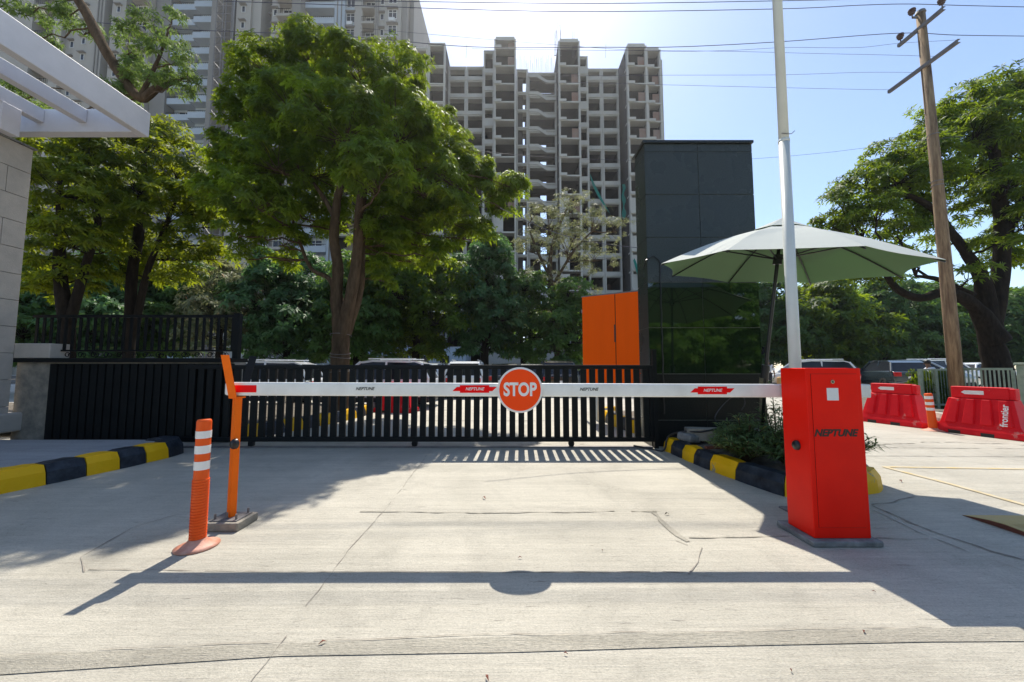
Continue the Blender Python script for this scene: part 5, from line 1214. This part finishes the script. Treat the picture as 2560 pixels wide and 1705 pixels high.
# ================================================================ FINISHED TOWERS AT THE LEFT
def tower(label,x0,x1,y,ztop,strips,mw,zmin,fh=2.45,depth=14):
    t=thing('apartment_tower',label,'building',((x0+x1)/2,y,0)); ox=(x0+x1)/2
    wl_=MB(); wins={}; cnt=0; balc={}
    dk2=MB(); lv=[fh*k+.2 for k in range(1,int(ztop/fh))]
    for (a,b,kind,yo,mi) in strips:
        a-=ox;b-=ox
        yf=yo
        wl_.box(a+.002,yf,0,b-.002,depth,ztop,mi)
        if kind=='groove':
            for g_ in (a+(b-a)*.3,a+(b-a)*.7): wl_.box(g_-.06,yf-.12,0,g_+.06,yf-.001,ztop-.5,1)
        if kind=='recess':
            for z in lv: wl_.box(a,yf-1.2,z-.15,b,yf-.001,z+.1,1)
        for z in lv:
            if z<zmin: continue
            if kind in('win','winw','balc','big','stack'):
                cxm=(a+b)/2; 
                ww={'win':.55,'winw':1.25,'balc':1.5,'big':2.0,'stack':1.4}[kind]; hh={'win':1.0,'winw':1.45,'balc':1.7,'big':1.7,'stack':1.3}[kind]
                key=(kind,)
                if key not in wins:
                    f=MB(); 
                    f.box(-ww/2,-.06,0,ww/2,-.003,.07); f.box(-ww/2,-.06,hh-.07,ww/2,-.003,hh)
                    f.box(-ww/2,-.06,.0701,-ww/2+.07,-.003,hh-.0701); f.box(ww/2-.07,-.06,.0701,ww/2,-.003,hh-.0701)
                    if ww>1: f.box(-.035,-.055,.0701,.035,-.003,hh-.0701); f.box(-ww/2+.07,-.05,hh*.68,-.0351,-.003,hh*.68+.05); f.box(.0351,-.05,hh*.68,ww/2-.07,-.003,hh*.68+.05)
                    o=f.build('window',M['frame'],t); o.location=(cxm,yf,z+.6 if kind in('win','winw') else z+.3)
                    p=MB().box(-ww/2+.0,-.03,.0,ww/2-.0,-.002,hh).build('pane',M['glass'],o)
                    wins[key]=o
                else:
                    s_=wins[key]; c=s_.copy(); COL.objects.link(c); c.parent=t; c.location=(cxm,yf,z+.6 if kind in('win','winw') else z+.3)
                    p=s_.children[0].copy(); COL.objects.link(p); p.parent=c
                if kind in('win','winw'): wl_.box(cxm-ww/2-.2,yf-.45,z+.6+hh+.08,cxm+ww/2+.2,yf-.001,z+.6+hh+.2,1)
            if kind=='winw' and (int(z*7)%3):
                MB().box(cxm-.45,yf-.45,z-.05,cxm+.4,yf-.002,z+.48).build('ac_unit',M['frame'],t)
            if kind in('balc','big','stack'):
                key=('b',kind,round(b-a,2))
                if key not in balc:
                    w2=(b-a)/2; dp=1.3
                    f=MB(); f.box(-w2,-dp,-.15,w2,-.002,.0); 
                    f.box(-w2,-dp,.001,w2,-dp+.12,.75 if kind!='balc' else .22); f.box(-w2,-dp+.121,.001,-w2+.1,-.002,.75 if kind!='balc' else .22); f.box(w2-.1,-dp+.121,.001,w2,-.002,.75 if kind!='balc' else .22)
                    o=f.build('balcony',M['bluew'] if mi==2 else M['cream'],t); o.location=((a+b)/2,yf,z)
                    rl_=MB(); rl_.box(-w2,-dp+.02,.95,w2,-dp+.06,1.0)
                    for q_ in range(int(w2*2/.3)): rl_.box(-w2+q_*.3,-dp+.03,.2,-w2+q_*.3+.03,-dp+.05,.95)
                    rl_.build('balcony_rail',M['iron'],o)
                    balc[key]=o
                else:
                    s_=balc[key]; c=s_.copy(); COL.objects.link(c); c.parent=t; c.location=((a+b)/2,yf,z)
                    p=s_.children[0].copy(); COL.objects.link(p); p.parent=c
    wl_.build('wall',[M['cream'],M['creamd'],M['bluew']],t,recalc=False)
    return t
tower('cream tower farthest left behind the canopy with narrow windows and dark balconies',-76,-52.7,50,62,
  [(-76,-70,'plain',.5,0),(-70,-66.2,'balc',2,0),(-66.2,-65,'plain',0,0),(-65,-63,'win',.6,0),(-63,-60.2,'win',0,0),(-60.2,-59,'groove',0,0),(-59,-57.9,'recess',3,1),(-57.9,-55.9,'win',0,0),(-55.9,-55,'recess',2.5,1),(-55,-52.8,'balc',.5,0)],0,20)
tower('blue white tower with stacked balconies left of the tall scaffold mast',-52.6,-43.7,51,62,
  [(-52.6,-50.4,'plain',0,1),(-50.3,-46.8,'big',1.5,2),(-46.7,-43.8,'stack',1.0,2)],2,18)
tower('cream stained tower between the scaffold mast and the blue white wing',-39.9,-30.55,50,62,
  [(-39.9,-37.8,'win',0,0),(-37.8,-36.5,'plain',.3,0),(-36.5,-35.2,'recess',3,1),(-35.1,-34.0,'win',.5,0),(-34,-31.9,'balc',1,0),(-31.9,-30.6,'plain',0,1)],0,10)
tower('pale tower with curved balconies beside the bare concrete building',-30.5,-14.9,51,60,
  [(-30.5,-26.2,'big',1.2,2),(-26.2,-24.7,'groove',0,2),(-24.7,-23.4,'winw',.6,2),(-23.4,-22.2,'plain',.3,0),(-22.2,-20.4,'balc',1.2,0),(-20.4,-19.6,'groove',.3,0),(-19.5,-18.9,'win',.2,0),(-18.8,-16.4,'winw',0,0),(-16.4,-15.6,'plain',.4,1),(-15.5,-14.9,'plain',1.5,1)],0,10)
# scaffold mast
ms=thing('scaffold_mast','tall lattice scaffold mast and concrete shaft between the white towers','scaffold',(-41.2,49.5,0))
MB().box(-2.3,.5,0,-1.4,3,62).build('concrete_shaft',M['creamd'],ms)
mb=MB()
for x_ in (-1.2,-.2,.2,1.1):
    mb.box(x_-.05,0,0,x_+.05,.1,60)
z=0;k=0
while z<60:
    mb.box(-1.2,0.02,z,1.1,.08,z+.07)
    mb.tube([(-1.2,.05,z),(-.2,.05,z+1.2)] if k%2 else [(-.2,.05,z),(-1.2,.05,z+1.2)],.035,n=4,cap=False); z+=1.2;k+=1
mb.build('lattice',M['steel'],ms,recalc=False)
MB().box(.25,1.5,0,1.3,1.6,60).build('hoist_shaft_wall',M['bdark'],ms)
# low structures under the far trees
lh=thing('low_building','low pale building with white walls under the far trees','building',(-8,40,0))
MB().box(-14,0,0,3,5,3.2).build('wall',M['bluew'],lh); MB().box(5,0,0,14,5,2.8).build('wall',M['cream'],lh)
for k in range(7): MB().box(-13+k*2.2,-.05,1,-12+k*2.2,-.002,2.3).build('window',M['glass'],lh)
ff=thing('white_fence','far white picket fence behind the parked cars','fence',(-2,26,0))
mb=MB(); mb.box(-14,0,1.25,14,.06,1.32); mb.box(-14,0,.35,14,.06,.42); mb.build('rails',M['kerbw'],ff)
mb=MB()
for k in range(140): mb.box(-14+k*.2,-.04,0,-14+k*.2+.06,-.001,1.4)
mb.build('pickets',M['kerbw'],ff)

# ---------------------------------------------------------------- bring the layout to metres
for o in list(COL.objects):
    if o.parent is None and o.type in('MESH','EMPTY'):
        o.location=o.location*K; o.scale=o.scale*K
bpy.context.view_layer.update()
# ---------------------------------------------------------------- haze
hz=MB().box(-130,-40,-1.2,150,130,85).build('haze',[bpy.data.materials.new('haze_air')]); tag(hz,kind='stuff')
m_=hz.data.materials[0]; m_.use_nodes=True; N_=m_.node_tree.nodes; N_.remove(N_['Principled BSDF'])
pv_=N_.new('ShaderNodeVolumePrincipled'); pv_.inputs['Color'].default_value=(.92,.95,1,1); pv_.inputs['Density'].default_value=.00035; pv_.inputs['Anisotropy'].default_value=.6
m_.node_tree.links.new(pv_.outputs[0],N_['Material Output'].inputs['Volume'])
